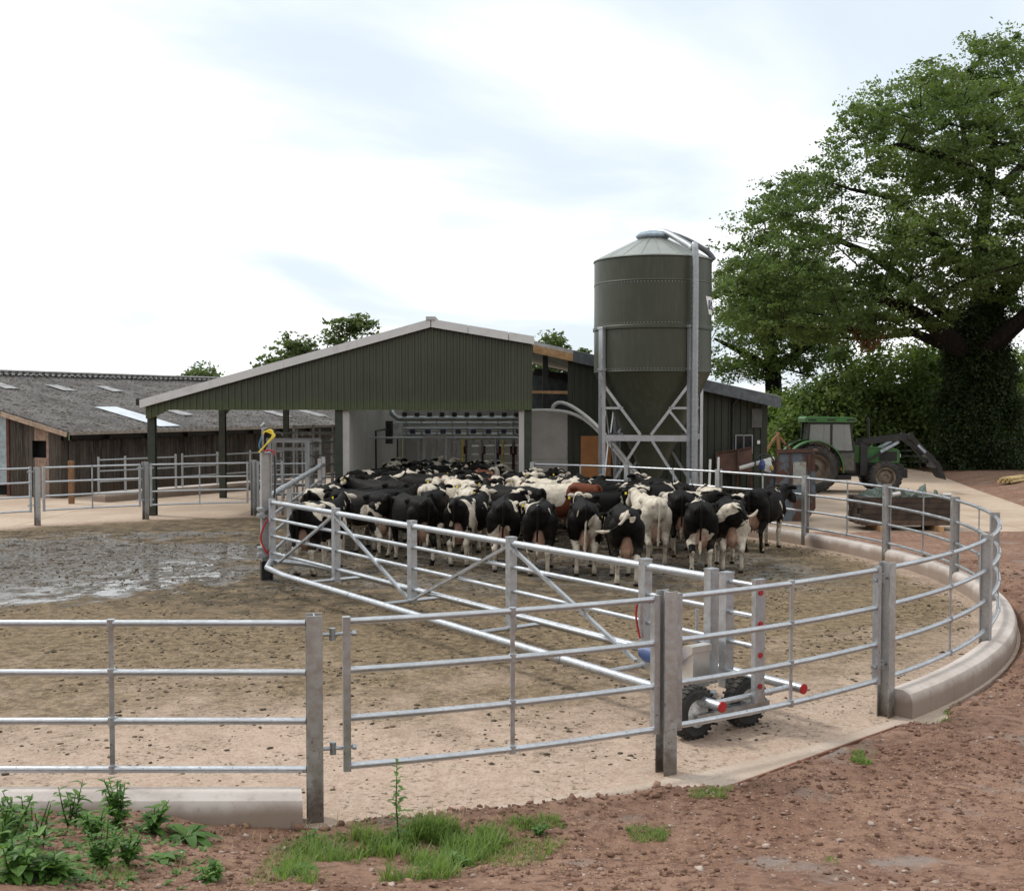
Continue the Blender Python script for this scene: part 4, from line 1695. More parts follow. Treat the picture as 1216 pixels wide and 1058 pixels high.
# ------------------------------------------------------------------ cows
def cow_mesh(name, neck_yaw=0.0, neck_drop=0.0, tail='hang', step=0.0, wide=1.0):
    mb = MB()
    # barrel: x, z centre of section, half width, z top, z bottom, squareness
    S = [(-.86, .085, 1.30, 1.06, 2.0), (-.82, .15, 1.345, .97, 2.2), (-.70, .215, 1.372, .90, 2.5), (-.55, .252, 1.39, .86, 2.6),
         (-.38, .275, 1.405, .80, 2.7), (-.18, .275, 1.375, .68, 2.5), (.08, .325, 1.36, .59, 2.3), (.30, .325, 1.36, .60, 2.3),
         (.50, .275, 1.375, .64, 2.3), (.66, .215, 1.375, .70, 2.2), (.80, .165, 1.30, .76, 2.1), (.90, .10, 1.22, .86, 2.0)]
    nseg = 24
    vs, fs = [], []
    for (x, w, zt, zb, e) in S:
        zc, hh = (zt + zb) / 2, (zt - zb) / 2
        for k in range(nseg):
            a = 2 * PI * k / nseg
            ca, sa = math.cos(a), math.sin(a)
            yy = math.copysign(abs(ca) ** (2 / e), ca) * w * wide
            zz = math.copysign(abs(sa) ** (2 / e), sa) * hh
            # broader above than below at the rump, broader below on the barrel
            tz = zz / hh
            k_ = 1 + (.10 * tz if x < -.3 else -.08 * tz)
            if tz > .75 and -.75 < x < .6:
                zz += .0
            vs.append((x, yy * k_, zc + zz))
    n = len(S)
    for i in range(n - 1):
        for k in range(nseg):
            k2 = (k + 1) % nseg
            fs.append((i * nseg + k, i * nseg + k2, (i + 1) * nseg + k2, (i + 1) * nseg + k))
    fs.append(tuple(range(nseg - 1, -1, -1)))
    fs.append(tuple((n - 1) * nseg + k for k in range(nseg)))
    mb.add(vs, fs)

    def ell(c, r, M_=None, seg=14, rings=9):
        prof = [(math.sin(PI * i / rings), -math.cos(PI * i / rings)) for i in range(rings + 1)]
        prof[0] = (1e-3, -1)
        prof[-1] = (1e-3, 1)
        Mx = Matrix.Translation(c) @ (M_ or Matrix.Identity(4)) @ Matrix.Diagonal((*r, 1))
        mb.lathe(prof, seg, Mx)

    def limb(pts, rs, seg=12):
        mb.tube(pts, rs, seg)
        ell(pts[0], (rs[0],) * 3)
        ell(pts[-1], (rs[-1],) * 3)

    # hook and pin bones, spine
    for s in (-1, 1):
        ell((-.36, s * .245, 1.315), (.10, .06, .06))
        ell((-.80, s * .105, 1.245), (.07, .05, .06))
    mb.tube([(-.80, 0, 1.335), (-.4, 0, 1.40), (0, 0, 1.355), (.55, 0, 1.375)], [.035, .03, .03, .045], 8)
    ell((-.82, 0, 1.345), (.08, .05, .05))
    for s in (-1, 1):
        st = step * s
        # thigh and hind leg
        limb([(-.58, s * .15, 1.06), (-.57 , s * .185, .88), (-.53 + st * .4, s * .195, .70)], [.185, .155, .115], 14)
        limb([(-.53 + st * .4, s * .195, .70), (-.66 + st * .8, s * .178, .54), (-.715 + st, s * .172, .47)], [.11, .072, .06])
        limb([(-.715 + st, s * .172, .47), (-.69 + st, s * .17, .40), (-.665 + st, s * .17, .22), (-.655 + st, s * .17, .12), (-.62 + st, s * .17, .055)], [.058, .048, .040, .048, .047])
        ell((-.735 + st, s * .172, .49), (.035, .035, .05))
        # hoof, two claws
        for q in (-1, 1):
            ell((-.585 + st, s * .17 + q * .027, .032), (.075, .030, .034))
        # fore leg
        limb([(.60, s * .16, 1.02), (.66, s * .185, .82), (.56 - st * .3, s * .18, .70)], [.12, .12, .085], 14)
        limb([(.56 - st * .3, s * .18, .70), (.575 - st * .6, s * .165, .45), (.565 - st * .8, s * .16, .40), (.56 - st, s * .158, .13), (.585 - st, s * .158, .06)], [.082, .052, .058, .040, .046])
        for q in (-1, 1):
            ell((.62 - st, s * .158 + q * .027, .032), (.072, .030, .034))
    # udder
    ell((-.50, 0, .68), (.24, .125, .205))
    ell((-.61, 0, .73), (.13, .105, .25))
    for x in (-.40, -.60):
        for s in (-1, 1):
            limb([(x, s * .065, .50), (x, s * .068, .425)], [.022, .016], 8)
    # neck and head
    R = Matrix.Rotation(neck_yaw, 4, 'Z')

    def H(x, y, z):
        """head-and-neck point, turned about the withers"""
        k = min(1, max(0, (x - .66) / .5))
        p = Vector((x - .66, y, z))
        q = Matrix.Rotation(neck_yaw * (.55 * k + .45 * k * k), 4, 'Z') @ p
        return Vector((q.x + .66, q.y, q.z - neck_drop * k * (1.0 + .35 * max(0, x - 1.15))))

    ringn = [(.62, .21, 1.37, .76), (.80, .175, 1.36, .80), (.98, .14, 1.38, .90), (1.14, .122, 1.41, 1.04), (1.27, .11, 1.43, 1.14)]
    vs, fs = [], []
    for (x, w, zt, zb) in ringn:
        for k in range(16):
            a = 2 * PI * k / 16
            vs.append(H(x, math.cos(a) * w, (zt + zb) / 2 + math.sin(a) * (zt - zb) / 2))
    for i in range(len(ringn) - 1):
        for k in range(16):
            k2 = (k + 1) % 16
            fs.append((i * 16 + k, i * 16 + k2, (i + 1) * 16 + k2, (i + 1) * 16 + k))
    fs.append(tuple(range(15, -1, -1)))
    fs.append(tuple((len(ringn) - 1) * 16 + k for k in range(16)))
    mb.add(vs, fs)
    # skull: sections along the face
    face = [(1.20, .075, 1.44, 1.25), (1.27, .105, 1.455, 1.19), (1.36, .112, 1.42, 1.10), (1.46, .088, 1.35, 1.03), (1.56, .068, 1.265, .99),
            (1.64, .066, 1.21, .97), (1.70, .072, 1.17, .955), (1.745, .055, 1.13, .97), (1.76, .03, 1.09, 1.0)]
    vs, fs = [], []
    for (x, w, zt, zb) in face:
        for k in range(16):
            a = 2 * PI * k / 16
            ca, sa = math.cos(a), math.sin(a)
            vs.append(H(x, math.copysign(abs(ca) ** .8, ca) * w, (zt + zb) / 2 + math.copysign(abs(sa) ** .85, sa) * (zt - zb) / 2))
    for i in range(len(face) - 1):
        for k in range(16):
            k2 = (k + 1) % 16
            fs.append((i * 16 + k, i * 16 + k2, (i + 1) * 16 + k2, (i + 1) * 16 + k))
    fs.append(tuple(range(15, -1, -1)))
    fs.append(tuple((len(face) - 1) * 16 + k for k in range(16)))
    mb.add(vs, fs)
    ear = None
    for s in (-1, 1):
        c = H(1.24, s * .19, 1.365)
        Mr = Matrix.Rotation(neck_yaw, 4, 'Z') @ Matrix.Rotation(s * -.25, 4, 'X') @ Matrix.Rotation(s * -.35, 4, 'Z')
        ell(c, (.045, .115, .055), Mr, 10, 7)
        ell(H(1.36, s * .098, 1.345), (.035, .022, .025), None, 10, 7)   # brow over the eye
        if s == 1:
            ear = c
    # tail
    if tail == 'hang':
        tp = [(-.84, 0, 1.345), (-.905, .0, 1.30), (-.925, .0, 1.16), (-.915, .01, .9), (-.90, .02, .68), (-.89, .02, .56), (-.885, .025, .42)]
        tr_ = [.04, .034, .027, .024, .024, .034, .018]
    else:
        s = 1 if tail == 'left' else -1
        if tail == 'left':
            tp = [(-.84, 0, 1.345), (-.91, .03, 1.31), (-.95, .11, 1.20), (-.97, .24, 1.08), (-.98, .36, 1.03), (-.98, .47, 1.02), (-.98, .60, 1.03)]
        else:
            tp = [(-.84, 0, 1.345), (-.91, -.03, 1.32), (-.96, -.11, 1.25), (-.98, -.18, 1.17), (-.98, -.27, 1.13), (-.98, -.37, 1.17), (-.98, -.44, 1.27)]
        tr_ = [.04, .034, .028, .026, .026, .038, .02]
    cp = curve_pts(tp, 24)
    rr_ = [float(np.interp(i / (len(cp) - 1), np.linspace(0, 1, len(tr_)), tr_)) for i in range(len(cp))]
    mb.tube(cp, rr_, 10)
    tip = Vector(tp[-1])
    tip2 = Vector(tp[-2])

    me = bpy.data.meshes.new(name)
    me.from_pydata([tuple(p) for p in mb.v], [], mb.f)
    bm = bmesh.new()
    bm.from_mesh(me)
    bmesh.ops.recalc_face_normals(bm, faces=bm.faces)
    bm.to_mesh(me)
    bm.free()
    ob = link(bpy.data.objects.new(name, me))
    md = ob.modifiers.new('remesh', 'REMESH')
    md.mode = 'VOXEL'
    md.voxel_size = .0165
    sm = ob.modifiers.new('smooth', 'SMOOTH')
    sm.factor = .5
    sm.iterations = 5
    dg = bpy.context.evaluated_depsgraph_get()
    out = bpy.data.meshes.new_from_object(ob.evaluated_get(dg))
    bpy.data.objects.remove(ob)
    out.name = name
    nv = len(out.vertices)
    co = np.empty(nv * 3, dtype=np.float32)
    out.vertices.foreach_get('co', co)
    co = co.reshape(-1, 3)
    x, y, z = co.T

    def inside(c, r):
        return ((x - c[0]) / r[0]) ** 2 + ((y - c[1]) / r[1]) ** 2 + ((z - c[2]) / r[2]) ** 2
    ud = np.minimum(inside((-.50, 0, .65), (.26, .138, .23)), inside((-.62, 0, .68), (.17, .105, .25)))
    udder = 1 - sstep(.80, 1.25, ud)
    udder = np.maximum(udder, (np.abs(y) < .10) & (z < .56) & (z > .38) & (x > -.68) & (x < -.32))
    d0 = np.minimum(np.linalg.norm(co - np.array(tip), axis=1), np.linalg.norm(co - np.array(tip2), axis=1))
    tailtip = (1 - sstep(.10, .16, d0)) * (x < -.80)
    td = np.full(nv, 9.0)
    for p in cp:
        td = np.minimum(td, np.linalg.norm(co - np.array(p), axis=1))
    hv = np.array([H(1.74, 0, 1.07)])
    muzzle = 1 - sstep(.06, .10, np.linalg.norm(co - hv, axis=1))
    blaze = (1 - sstep(.25, .42, np.linalg.norm((co - np.array([H(1.45, 0, 1.40)])) * np.array([.9, 1, .9]), axis=1) * 1.6))
    hoof = 1 - sstep(.05, .065, z)
    for nm, arr in (('udder', udder), ('tailtip', tailtip), ('muzzle', muzzle), ('blaze', blaze), ('hoof', hoof)):
        at = out.attributes.new(nm, 'FLOAT', 'POINT')
        at.data.foreach_set('value', np.asarray(arr, dtype=np.float32))
    out.polygons.foreach_set('use_smooth', [True] * len(out.polygons))
    out.materials.clear()
    out.materials.append(M['coat'])
    return out, tuple(ear)


t = NT('cow_coat')
o_ = t.obj()
seed = t.attr('coat_seed', 'OBJECT')
whi = t.attr('coat_white', 'OBJECT')
redv = t.attr('coat_red', 'OBJECT')
legw = t.attr('coat_legs', 'OBJECT')
va = t.n('VectorMath', operation='ADD')
cx_ = t.n('CombineXYZ')
t.put(cx_.inputs[0], t.math('MULTIPLY', seed, 7.31))
t.put(cx_.inputs[1], t.math('MULTIPLY', seed, 3.17))
t.put(cx_.inputs[2], t.math('MULTIPLY', seed, 5.73))
t.put(va.inputs[0], o_)
t.put(va.inputs[1], cx_.outputs[0])
pn = t.noise(1.02, 3.6, .5, va.outputs[0], 1.0)
x_, y_, z_ = t.xyz(o_)
bias = t.math('MULTIPLY', t.rng(z_, .62, .30), t.math('MULTIPLY', legw, .26))
bias = t.math('ADD', bias, t.math('MULTIPLY', t.rng(z_, .80, .60), .07))
bias = t.math('ADD', bias, t.math('MULTIPLY', t.attr('blaze'), .12))
v = t.math('ADD', t.math('ADD', pn, bias), t.math('SUBTRACT', whi, .5))
wm = t.rng(v, .492, .508)
wm = t.math('MAXIMUM', wm, t.attr('tailtip'))
blk = t.mix(redv, (.0052, .0046, .0043), (.15, .046, .023))
rn = t.noise(9, 4, .6)
blk = t.mix(t.rng(rn, .4, .75, 0, .35), blk, t.mix(redv, (.013, .009, .007), (.09, .03, .017)))
wht = t.mix(t.rng(rn, .35, .7), (.54, .49, .41), (.38, .33, .26))
c = t.mix(wm, blk, wht)
# dried muck on legs and rump
mk = t.math('MULTIPLY', t.rng(t.noise(4.5, 5, .7, va.outputs[0]), .48, .66), t.rng(z_, 1.15, .35, .0, .85))
c = t.mix(mk, c, (.070, .050, .031))
c = t.mix(t.math('MULTIPLY', t.attr('udder'), .86), c, t.mix(t.rng(rn, .35, .7), (.34, .20, .14), (.20, .125, .09)))
c = t.mix(t.attr('muzzle'), c, (.05, .04, .038))
c = t.mix(t.attr('hoof'), c, (.035, .028, .022))
hair = t.noise(60, 3, .7, t.mapping(scale=(.6, 1, 1)))
t.bump(t.math('ADD', t.math('MULTIPLY', hair, .5), rn), .22, .012)
t.done(c, .62, None, .09)
M['coat'] = t.mat

VAR = {
    'A': cow_mesh('cow_body', 0.08, -.02),
    'B': cow_mesh('cow_body', .45, .12, step=.05),
    'C': cow_mesh('cow_body', -.6, -.06, step=-.06, wide=.96),
    'D': cow_mesh('cow_body', .15, .55, step=.04, wide=1.05),
    'L': cow_mesh('cow_body', .2, .25, tail='left', step=.03),
    'R': cow_mesh('cow_body', -.25, .05, tail='right', step=.05),
    'U': cow_mesh('cow_body', -.12, .02, step=-.04),
}
tagmb = MB()
tagmb.box(-.003, .003, -.022, .022, -.052, .0)
tag_me = tagmb.build('ear_tag', M['yellow'])
tag_mesh = tag_me.data
bpy.data.objects.remove(tag_me)


def cow(x, y, head_deg, var, seed, white, label, red=0.0, legs=.5, sc=.93, tagged=True):
    me, ear = VAR[var]
    o = bpy.data.objects.new('cow', me)
    o.location = (x, y, 0)
    o.rotation_euler = (0, 0, rad(head_deg))
    o.scale = (sc, sc, sc)
    link(o)
    o['coat_seed'] = float(seed)
    o['coat_white'] = float(white)
    o['coat_red'] = float(red)
    o['coat_legs'] = float(legs)
    tag(o, label, 'cow', 'herd of cows waiting in the yard')
    if tagged and (seed * 10) % 1 < .45:
        e = bpy.data.objects.new('ear_tag', tag_mesh)
        e.parent = o
        e.location = (ear[0] - .05, ear[1] + .015, ear[2] - .01)
        link(e)
    return o


# front row: (px, py of hind feet), heading, pose, seed, white, label, red, legs
FRONT = [
    (362, 684, 74, 'A', 11.3, .40, 'black cow with white rump line at the pivot end of the backing gate', 0, .9),
    (448, 662, 132, 'U', 2.6, .33, 'black cow turned to the left with head raised, near the pivot post', 0, .9),
    (502, 672, 118, 'B', 5.2, .31, 'almost all black cow standing at an angle beside the left turned cow', 0, .4),
    (545, 673, 74, 'A', 7.7, .41, 'black cow with pale inner hind legs, fourth from the pivot in the front row', 0, .9),
    (598, 679, 90, 'C', 3.9, .43, 'black rumped cow with pale back patch behind the middle gate post', 0, .7),
    (640, 685, 85, 'B', 14.8, .44, 'black cow with white saddle and splashed hind leg, right of the middle gate post', 0, .9),
    (695, 684, 89, 'A', 21.4, .42, 'black cow with full pink udder and white hip top, left of the tail swishing cow', 0, .4),
    (744, 696, 90, 'L', 9.1, .38, 'black cow closest to the gate swishing its white tipped tail to the left', 0, .9),
    (779, 673, 96, 'A', 17.2, .62, 'mostly white cow in the front row between two black cows', 0, .9),
    (806, 662, 80, 'D', 4.4, .42, 'black cow squeezed behind the mostly white front cow', 0, .7),
    (832, 683, 82, 'C', 8.3, .36, 'black cow with dirty white hind feet, third from the right end of the front row', 0, .8),
    (869, 680, 86, 'R', 12.9, .44, 'black and white cow curling its white tail tip up to the right', 0, 1.0),
    (893, 656, 58, 'U', 6.1, .33, 'black cow standing side on at the right end of the herd, head raised', 0, .5),
    (384, 655, 82, 'D', 18.6, .48, 'cow with white back and black rump behind the one at the pivot', 0, .6),
]
rnd = random.Random(21)
herd_pos = []
for (px, py, hd, var, sd_, wh, lab, rd, lg) in FRONT:
    p = gp(px, py)
    f_ = Vector((math.cos(rad(hd)), math.sin(rad(hd)), 0))
    q = p + f_ * (.62 * .93)
    herd_pos.append([q.x, q.y, hd, True, (var, sd_, wh, lab, rd, lg)])
rows = [(23.15, -4.0, 4.3, 9), (24.75, -4.1, 4.6, 10), (26.4, -4.2, 4.6, 10), (28.05, -4.35, 3.9, 10), (29.7, -4.4, 1.4, 8), (31.5, -3.9, -.35, 5), (33.2, -3.9, -.4, 5), (35.4, -2.8, -.4, 3)]
for ri, (y, xa, xb, n) in enumerate(rows):
    for k in range(n):
        x = xa + (xb - xa) * (k + .5) / n + rnd.uniform(-.12, .12)
        hd = max(45, min(140, rnd.gauss(92, 20)))
        if rnd.random() < .08:
            hd = rnd.choice([20, 160])
        herd_pos.append([x, y + rnd.uniform(-.2, .2) + .55, hd, False, ri])
CIRC = ((-.58, .25), (-.1, .29), (.42, .27), (.95, .13), (1.32, .12))
for it in range(160):
    n = len(herd_pos)
    P = []
    for h in herd_pos:
        c_, s_ = math.cos(rad(h[2])), math.sin(rad(h[2]))
        for (d, r) in CIRC:
            P.append((h[0] + c_ * d * .93, h[1] + s_ * d * .93, r * .93))
    P = np.array(P)
    own = np.repeat(np.arange(n), len(CIRC))
    dx = P[:, None, 0] - P[None, :, 0]
    dy = P[:, None, 1] - P[None, :, 1]
    d = np.hypot(dx, dy) + 1e-6
    ov = P[:, None, 2] + P[None, :, 2] - d
    ov[own[:, None] == own[None, :]] = 0
    ov = np.maximum(ov, 0)
    fx = (dx / d * ov).sum(1)
    fy = (dy / d * ov).sum(1)
    for i, h in enumerate(herd_pos):
        sl = slice(i * len(CIRC), (i + 1) * len(CIRC))
        ux, uy = fx[sl].sum(), fy[sl].sum()
        c_, s_ = math.cos(rad(h[2])), math.sin(rad(h[2]))
        tq = sum((CIRC[j][0]) * (c_ * fy[sl][j] - s_ * fx[sl][j]) for j in range(len(CIRC)))
        k = .22 if not h[3] else .03
        h[0] += ux * k
        h[1] += uy * k
        h[2] += max(-4, min(4, math.degrees(tq) * (.25 if not h[3] else .03)))
        if h[3]:
            continue
        # stay inside the pen
        for (dd_, r_) in CIRC:
            xx, yy = h[0] + c_ * dd_ * .93, h[1] + s_ * dd_ * .93
            lx = -4.26 - (yy - CY) * .079 + r_ + .14
            if yy > 29.6:
                lx = -4.44 + r_
                h[0] -= max(0, xx - (.15 - r_)) * .5 if yy > 30.4 else 0
            h[0] += max(0, lx - xx) * .5
            rr0 = math.hypot(xx - CX, yy - CY)
            lim = 11.45 - r_
            if xx > .2 and rr0 > lim:
                h[0] -= (xx - CX) / rr0 * (rr0 - lim) * .5
                h[1] -= (yy - CY) / rr0 * (rr0 - lim) * .5
ORD = ['first', 'second', 'third', 'fourth', 'fifth', 'sixth', 'seventh', 'eighth', 'ninth', 'tenth', 'eleventh', 'twelfth']
rest = [h for h in herd_pos if not h[3]]
for h in herd_pos:
    if h[3]:
        var, sd_, wh, lab, rd, lg = h[4]
        cow(h[0], h[1], h[2], var, sd_, wh, lab, rd, lg)
for ri in range(len(rows)):
    rw = sorted([h for h in rest if h[4] == ri], key=lambda h: h[0])
    for k, h in enumerate(rw):
        u = rnd.random()
        red = 0.0
        if u < .42:
            wh, word = rnd.uniform(.32, .38), 'mainly black cow'
        elif u < .84:
            wh, word = rnd.uniform(.42, .475), 'black and white patched cow'
        else:
            wh, word = rnd.uniform(.54, .60), 'mainly white cow'
        if (ri, k) in ((2, 4), (4, 5)):
            red, wh, word = 1.0, .42, 'red brown cow'
        if (ri, k) in ((0, 5), (1, 3)):
            red, wh, word = .75, .56, 'red and white cow'
        side = 'the divider fence' if ri < 5 else 'the parlour side wall'
        lab = f'{word}, {ORD[k]} from {side}, {ORD[ri]} row behind the front'
        cow(h[0], h[1], h[2], rnd.choice('AABCDUB'), rnd.uniform(0, 60), wh, lab, red, rnd.uniform(.3, 1.0), rnd.uniform(.87, .98))
# ------------------------------------------------------------------ tractor (local: x forward, z up)
tg = gp(1012, 586)
trac = empty('tractor', (tg.x, tg.y + .9, 0), rad(-5), 'green farm tractor with glazed cab and black front loader, parked facing right', 'tractor')
tgreen = simple('tractor_green', (.032, .125, .026), .5, var=.2, dirt=(.10, .085, .05), dirt_amt=.6)
tdark = simple('tractor_black', (.010, .010, .010), .6, .0, dirt=(.035, .029, .021), dirt_amt=.5)
tgl = NT('cab_glass')
tgl.b.inputs['Transmission Weight'].default_value = .75
tgl.done((.62, .66, .66), .06)
RW, FW = .84, .56
RX, FX_ = -1.2, 1.2


def big_wheel(x, y, r, w, side, name):
    Mw = Matrix.Translation((x, y, r)) @ Matrix.Rotation(PI / 2, 4, 'X')
    mb = MB()
    mb.lathe([(r * .60, -w / 2 + .03), (r * .72, -w / 2), (r * .90, -w / 2 + .02), (r * .955, -w * .36), (r * .965, 0), (r * .955, w * .36), (r * .90, w / 2 - .02), (r * .72, w / 2), (r * .60, w / 2 - .03)], 48, Mw, close=False)
    nl = 20
    for i in range(nl):
        for sgn in (-1, 1):
            a0 = 2 * PI * (i + (.5 if sgn > 0 else 0)) / nl
            p0 = Mw @ Vector((math.cos(a0) * r * .972, math.sin(a0) * r * .972, sgn * w * .02))
            a1 = a0 + .17
            p1 = Mw @ Vector((math.cos(a1) * r * .945, math.sin(a1) * r * .945, sgn * w * .47))
            ctr = Mw @ Vector((0, 0, 0))
            mb.bar(p0, p1, .05, .055, (p0 - ctr))
    wh = mb.build(name, M['rubber'], trac)
    mb = MB()
    s = side
    mb.lathe([(.0, s * .02), (r * .17, s * .02), (r * .2, s * .07), (r * .28, s * .06), (r * .46, s * -.02), (r * .5, s * .09), (r * .6, s * (w / 2 - .03)), (r * .62, s * (w / 2 - .035)), (r * .60, -s * (w / 2 - .03)), (0, -s * (w / 2 - .05))], 36, Mw, close=False)
    for i in range(8):
        a = 2 * PI * i / 8
        p = Vector((math.cos(a) * r * .24, math.sin(a) * r * .24, s * .055))
        mb.tube([Mw @ p, Mw @ (p + Vector((0, 0, s * .04)))], .018, 6)
    mb.build('rim', simple('muddy_rim', (.16, .13, .10), .7, var=.3, dirt=(.07, .05, .035), dirt_amt=.7), wh, True)
    return wh


for s in (-1, 1):
    big_wheel(RX, s * .78, RW, .44, -s, 'wheel')
    big_wheel(FX_, s * .76, FW, .32, -s, 'wheel')
mb = MB()
mb.box(-1.35, .35, -.24, .24, .55, 1.05)
mb.box(.3, 1.55, -.2, .2, .55, .95)
mb.box(.35, 1.7, -.26, .26, .92, 1.02)
mb.tube([(FX_, -.76, FW), (FX_, .76, FW)], .1, 10)
mb.tube([(RX, -.8, RW), (RX, .8, RW)], .14, 12)
mb.box(1.6, 1.95, -.30, .30, .55, .98)       # front weight block
mb.box(1.95, 2.08, -.26, .26, .5, .8)
mb.box(-.55, .1, -.62, -.3, .45, .62)        # step
mb.box(-.5, .05, .3, .62, .45, .62)
mb.build('chassis', tdark, trac)
mb = MB()
mb.prism([(.20, 1.03), (1.78, 1.03), (1.80, 1.42), (1.70, 1.52), (.20, 1.62)], -.33, .33, 'y')
hood = mb.build('bonnet', tgreen, trac)
mb = MB()
for s in (-1, 1):
    mb.box(1.1, 1.70, s * .332, s * .345, 1.10, 1.42)
mb.box(1.803, 1.815, -.28, .28, 1.08, 1.44)
mb.build('grille', tdark, hood)
mb = MB()
for s in (-1, 1):
    mb.box(1.815, 1.84, s * .16, s * .27, 1.22, 1.34)
mb.build('headlight', simple('lamp_glass', (.7, .7, .68), .15), hood)
# cab frame
mb = MB()
for s in (-1, 1):
    mb.bar((-1.42, s * .68, 1.35), (-1.34, s * .66, 2.42), .07, .07)
    mb.bar((-.62, s * .70, .7), (-.60, s * .67, 2.42), .06, .07)
    mb.bar((.22, s * .66, .75), (.05, s * .64, 2.42), .06, .06)
    mb.bar((-1.42, s * .69, 1.38), (.2, s * .68, 1.42), .05, .06)
    mb.bar((-.60, s * .70, .72), (.2, s * .68, .74), .05, .06)
    mb.bar((-1.36, s * .665, 2.40), (.06, s * .655, 2.40), .05, .06)
mb.bar((.2, -.66, 1.62), (.2, .66, 1.62), .05, .06)
mb.bar((-1.40, -.66, 1.4), (-1.40, .66, 1.4), .05, .06)
mb.box(-1.3, .1, -.55, .55, .74, .80)
mb.box(-1.35, -1.28, -.6, .6, .8, 1.45)
mb.box(.16, .24, -.5, .5, .80, 1.55)
mb.build('cab_frame', tdark, trac)
for s in (-1, 1):
    mb = MB()
    mb.add([(-1.36, s * .685, 1.44), (-.64, s * .70, 1.44), (-.63, s * .68, 2.38), (-1.32, s * .672, 2.38), (-1.36, s * .679, 1.44), (-.64, s * .694, 1.44), (-.63, s * .674, 2.38), (-1.32, s * .666, 2.38)],
           [(0, 1, 2, 3), (7, 6, 5, 4), (0, 4, 5, 1), (1, 5, 6, 2), (2, 6, 7, 3), (3, 7, 4, 0)])
    mb.build('side_window', tgl.mat, trac)
    mb = MB()
    mb.add([(-.56, s * .70, 1.46), (.14, s * .68, 1.46), (.03, s * .66, 2.38), (-.56, s * .68, 2.38), (-.56, s * .694, 1.46), (.14, s * .674, 1.46), (.03, s * .654, 2.38), (-.56, s * .674, 2.38)],
           [(0, 1, 2, 3), (7, 6, 5, 4), (0, 4, 5, 1), (1, 5, 6, 2), (2, 6, 7, 3), (3, 7, 4, 0)])
    dr = mb.build('door_glass', tgl.mat, trac)
    mb = MB()
    mb.box(-.57, .18, s * .688 - .012, s * .688 + .012, .78, 1.40)
    dp_ = mb.build('door_panel', simple('muddy_door_panel', (.07, .07, .06), .5, dirt=(.12, .10, .07), dirt_amt=.6), trac)
    mb = MB().box(-.5, -.4, s * .72 - .01, s * .72 + .01, 1.28, 1.32)
    mb.build('handle', tdark, dp_)
mb = MB()
mb.add([(.17, -.62, 1.62), (.17, .62, 1.62), (.05, .60, 2.38), (.05, -.60, 2.38), (.163, -.62, 1.62), (.163, .62, 1.62), (.043, .60, 2.38), (.043, -.60, 2.38)],
       [(0, 1, 2, 3), (7, 6, 5, 4), (0, 4, 5, 1), (1, 5, 6, 2), (2, 6, 7, 3), (3, 7, 4, 0)])
mb.build('windscreen', tgl.mat, trac)
mb = MB()
mb.prism([(-1.50, 2.44), (.22, 2.44), (.26, 2.50), (.22, 2.60), (-1.44, 2.63), (-1.52, 2.56)], -.74, .74, 'y')
rf_ = mb.build('cab_roof', tgreen, trac)
mb = MB()
for x in (-1.4, -.75, -.1):
    mb.box(x, x + .28, -.748, -.741, 2.49, 2.55)
mb.build('roof_vent', tdark, rf_)
mb = MB()
for k in range(3):
    pass
mb.box(-1.1, -.6, -.28, .28, 1.05, 1.2)
mb.box(-1.12, -1.0, -.26, .26, 1.2, 1.75)
mb.build('seat', tdark, trac)
mb = MB()
mb.tube([Vector((-.15 + .03 * math.sin(a), .2 * math.cos(a), 1.66 + .18 * math.sin(a))) for a in np.linspace(0, 2 * PI, 18)], .016, 6)
mb.tube([(.1, 0, 1.4), (-.15, 0, 1.64)], .03, 6)
mb.build('steering_wheel', tdark, trac, True)
# rear mudguards
for s in (-1, 1):
    mb = MB()
    vs, fs = [], []
    n = 16
    y0, y1 = (s * .55, s * 1.02)
    for i in range(n + 1):
        a = rad(-8 + 158 * i / n)
        for r in (RW + .10, RW + .14):
            for y in (y0, y1):
                vs.append((RX + math.cos(a) * r, y, RW + math.sin(a) * r))
    for i in range(n):
        b, d = i * 4, (i + 1) * 4
        fs += [(b, b + 1, d + 1, d), (b + 2, d + 2, d + 3, b + 3), (b, d, d + 2, b + 2), (b + 1, b + 3, d + 3, d + 1)]
    fs += [(0, 2, 3, 1), (n * 4, n * 4 + 1, n * 4 + 3, n * 4 + 2)]
    mb.add(vs, fs)
    mb.build('mudguard', tgreen, trac, True)
    mb = MB()
    mb.box(-.3, -.2, s * .78 - .05, s * .78 + .05, .78, .88)
    mb.build('indicator', simple('amber_lamp', (.8, .25, .02), .3), trac)
mb = MB().tube([(.75, -.22, 1.5), (.75, -.22, 2.45), (.72, -.22, 2.6)], .04, 10)
mb.build('exhaust', tdark, trac, True)
# front loader
mb = MB()
for s in (-1, 1):
    mb.box(.42, .66, s * .48 - .06, s * .48 + .06, .6, 1.72)
    mb.bar((.50, s * .50, 1.75), (2.15, s * .50, 1.95), .08, .17)
    mb.bar((2.08, s * .50, 1.98), (3.05, s * .50, .95), .08, .16)
    mb.bar((.6, s * .50, 1.05), (1.75, s * .50, 1.78), .06, .08)
    mb.bar((1.9, s * .46, 1.92), (2.9, s * .46, 1.25), .05, .06)
    mb.tube([(2.1, s * .58, 1.95), (2.1, s * .42, 1.95)], .12, 12)
mb.tube([(2.75, -.5, 1.25), (2.75, .5, 1.25)], .05, 8)
ld = mb.build('loader_arm', tdark, trac)
mb = MB()
for s in (-1, 1):
    mb.bar((1.1, s * .50, 1.42), (1.7, s * .50, 1.76), .075, .095)
mb.bar((2.35, -.51, 1.66), (2.60, -.51, 1.40), .1, .08)
mb.build('hydraulic_ram', simple('ram_grey_blue', (.35, .42, .5), .3, .5), ld)
mb = MB()
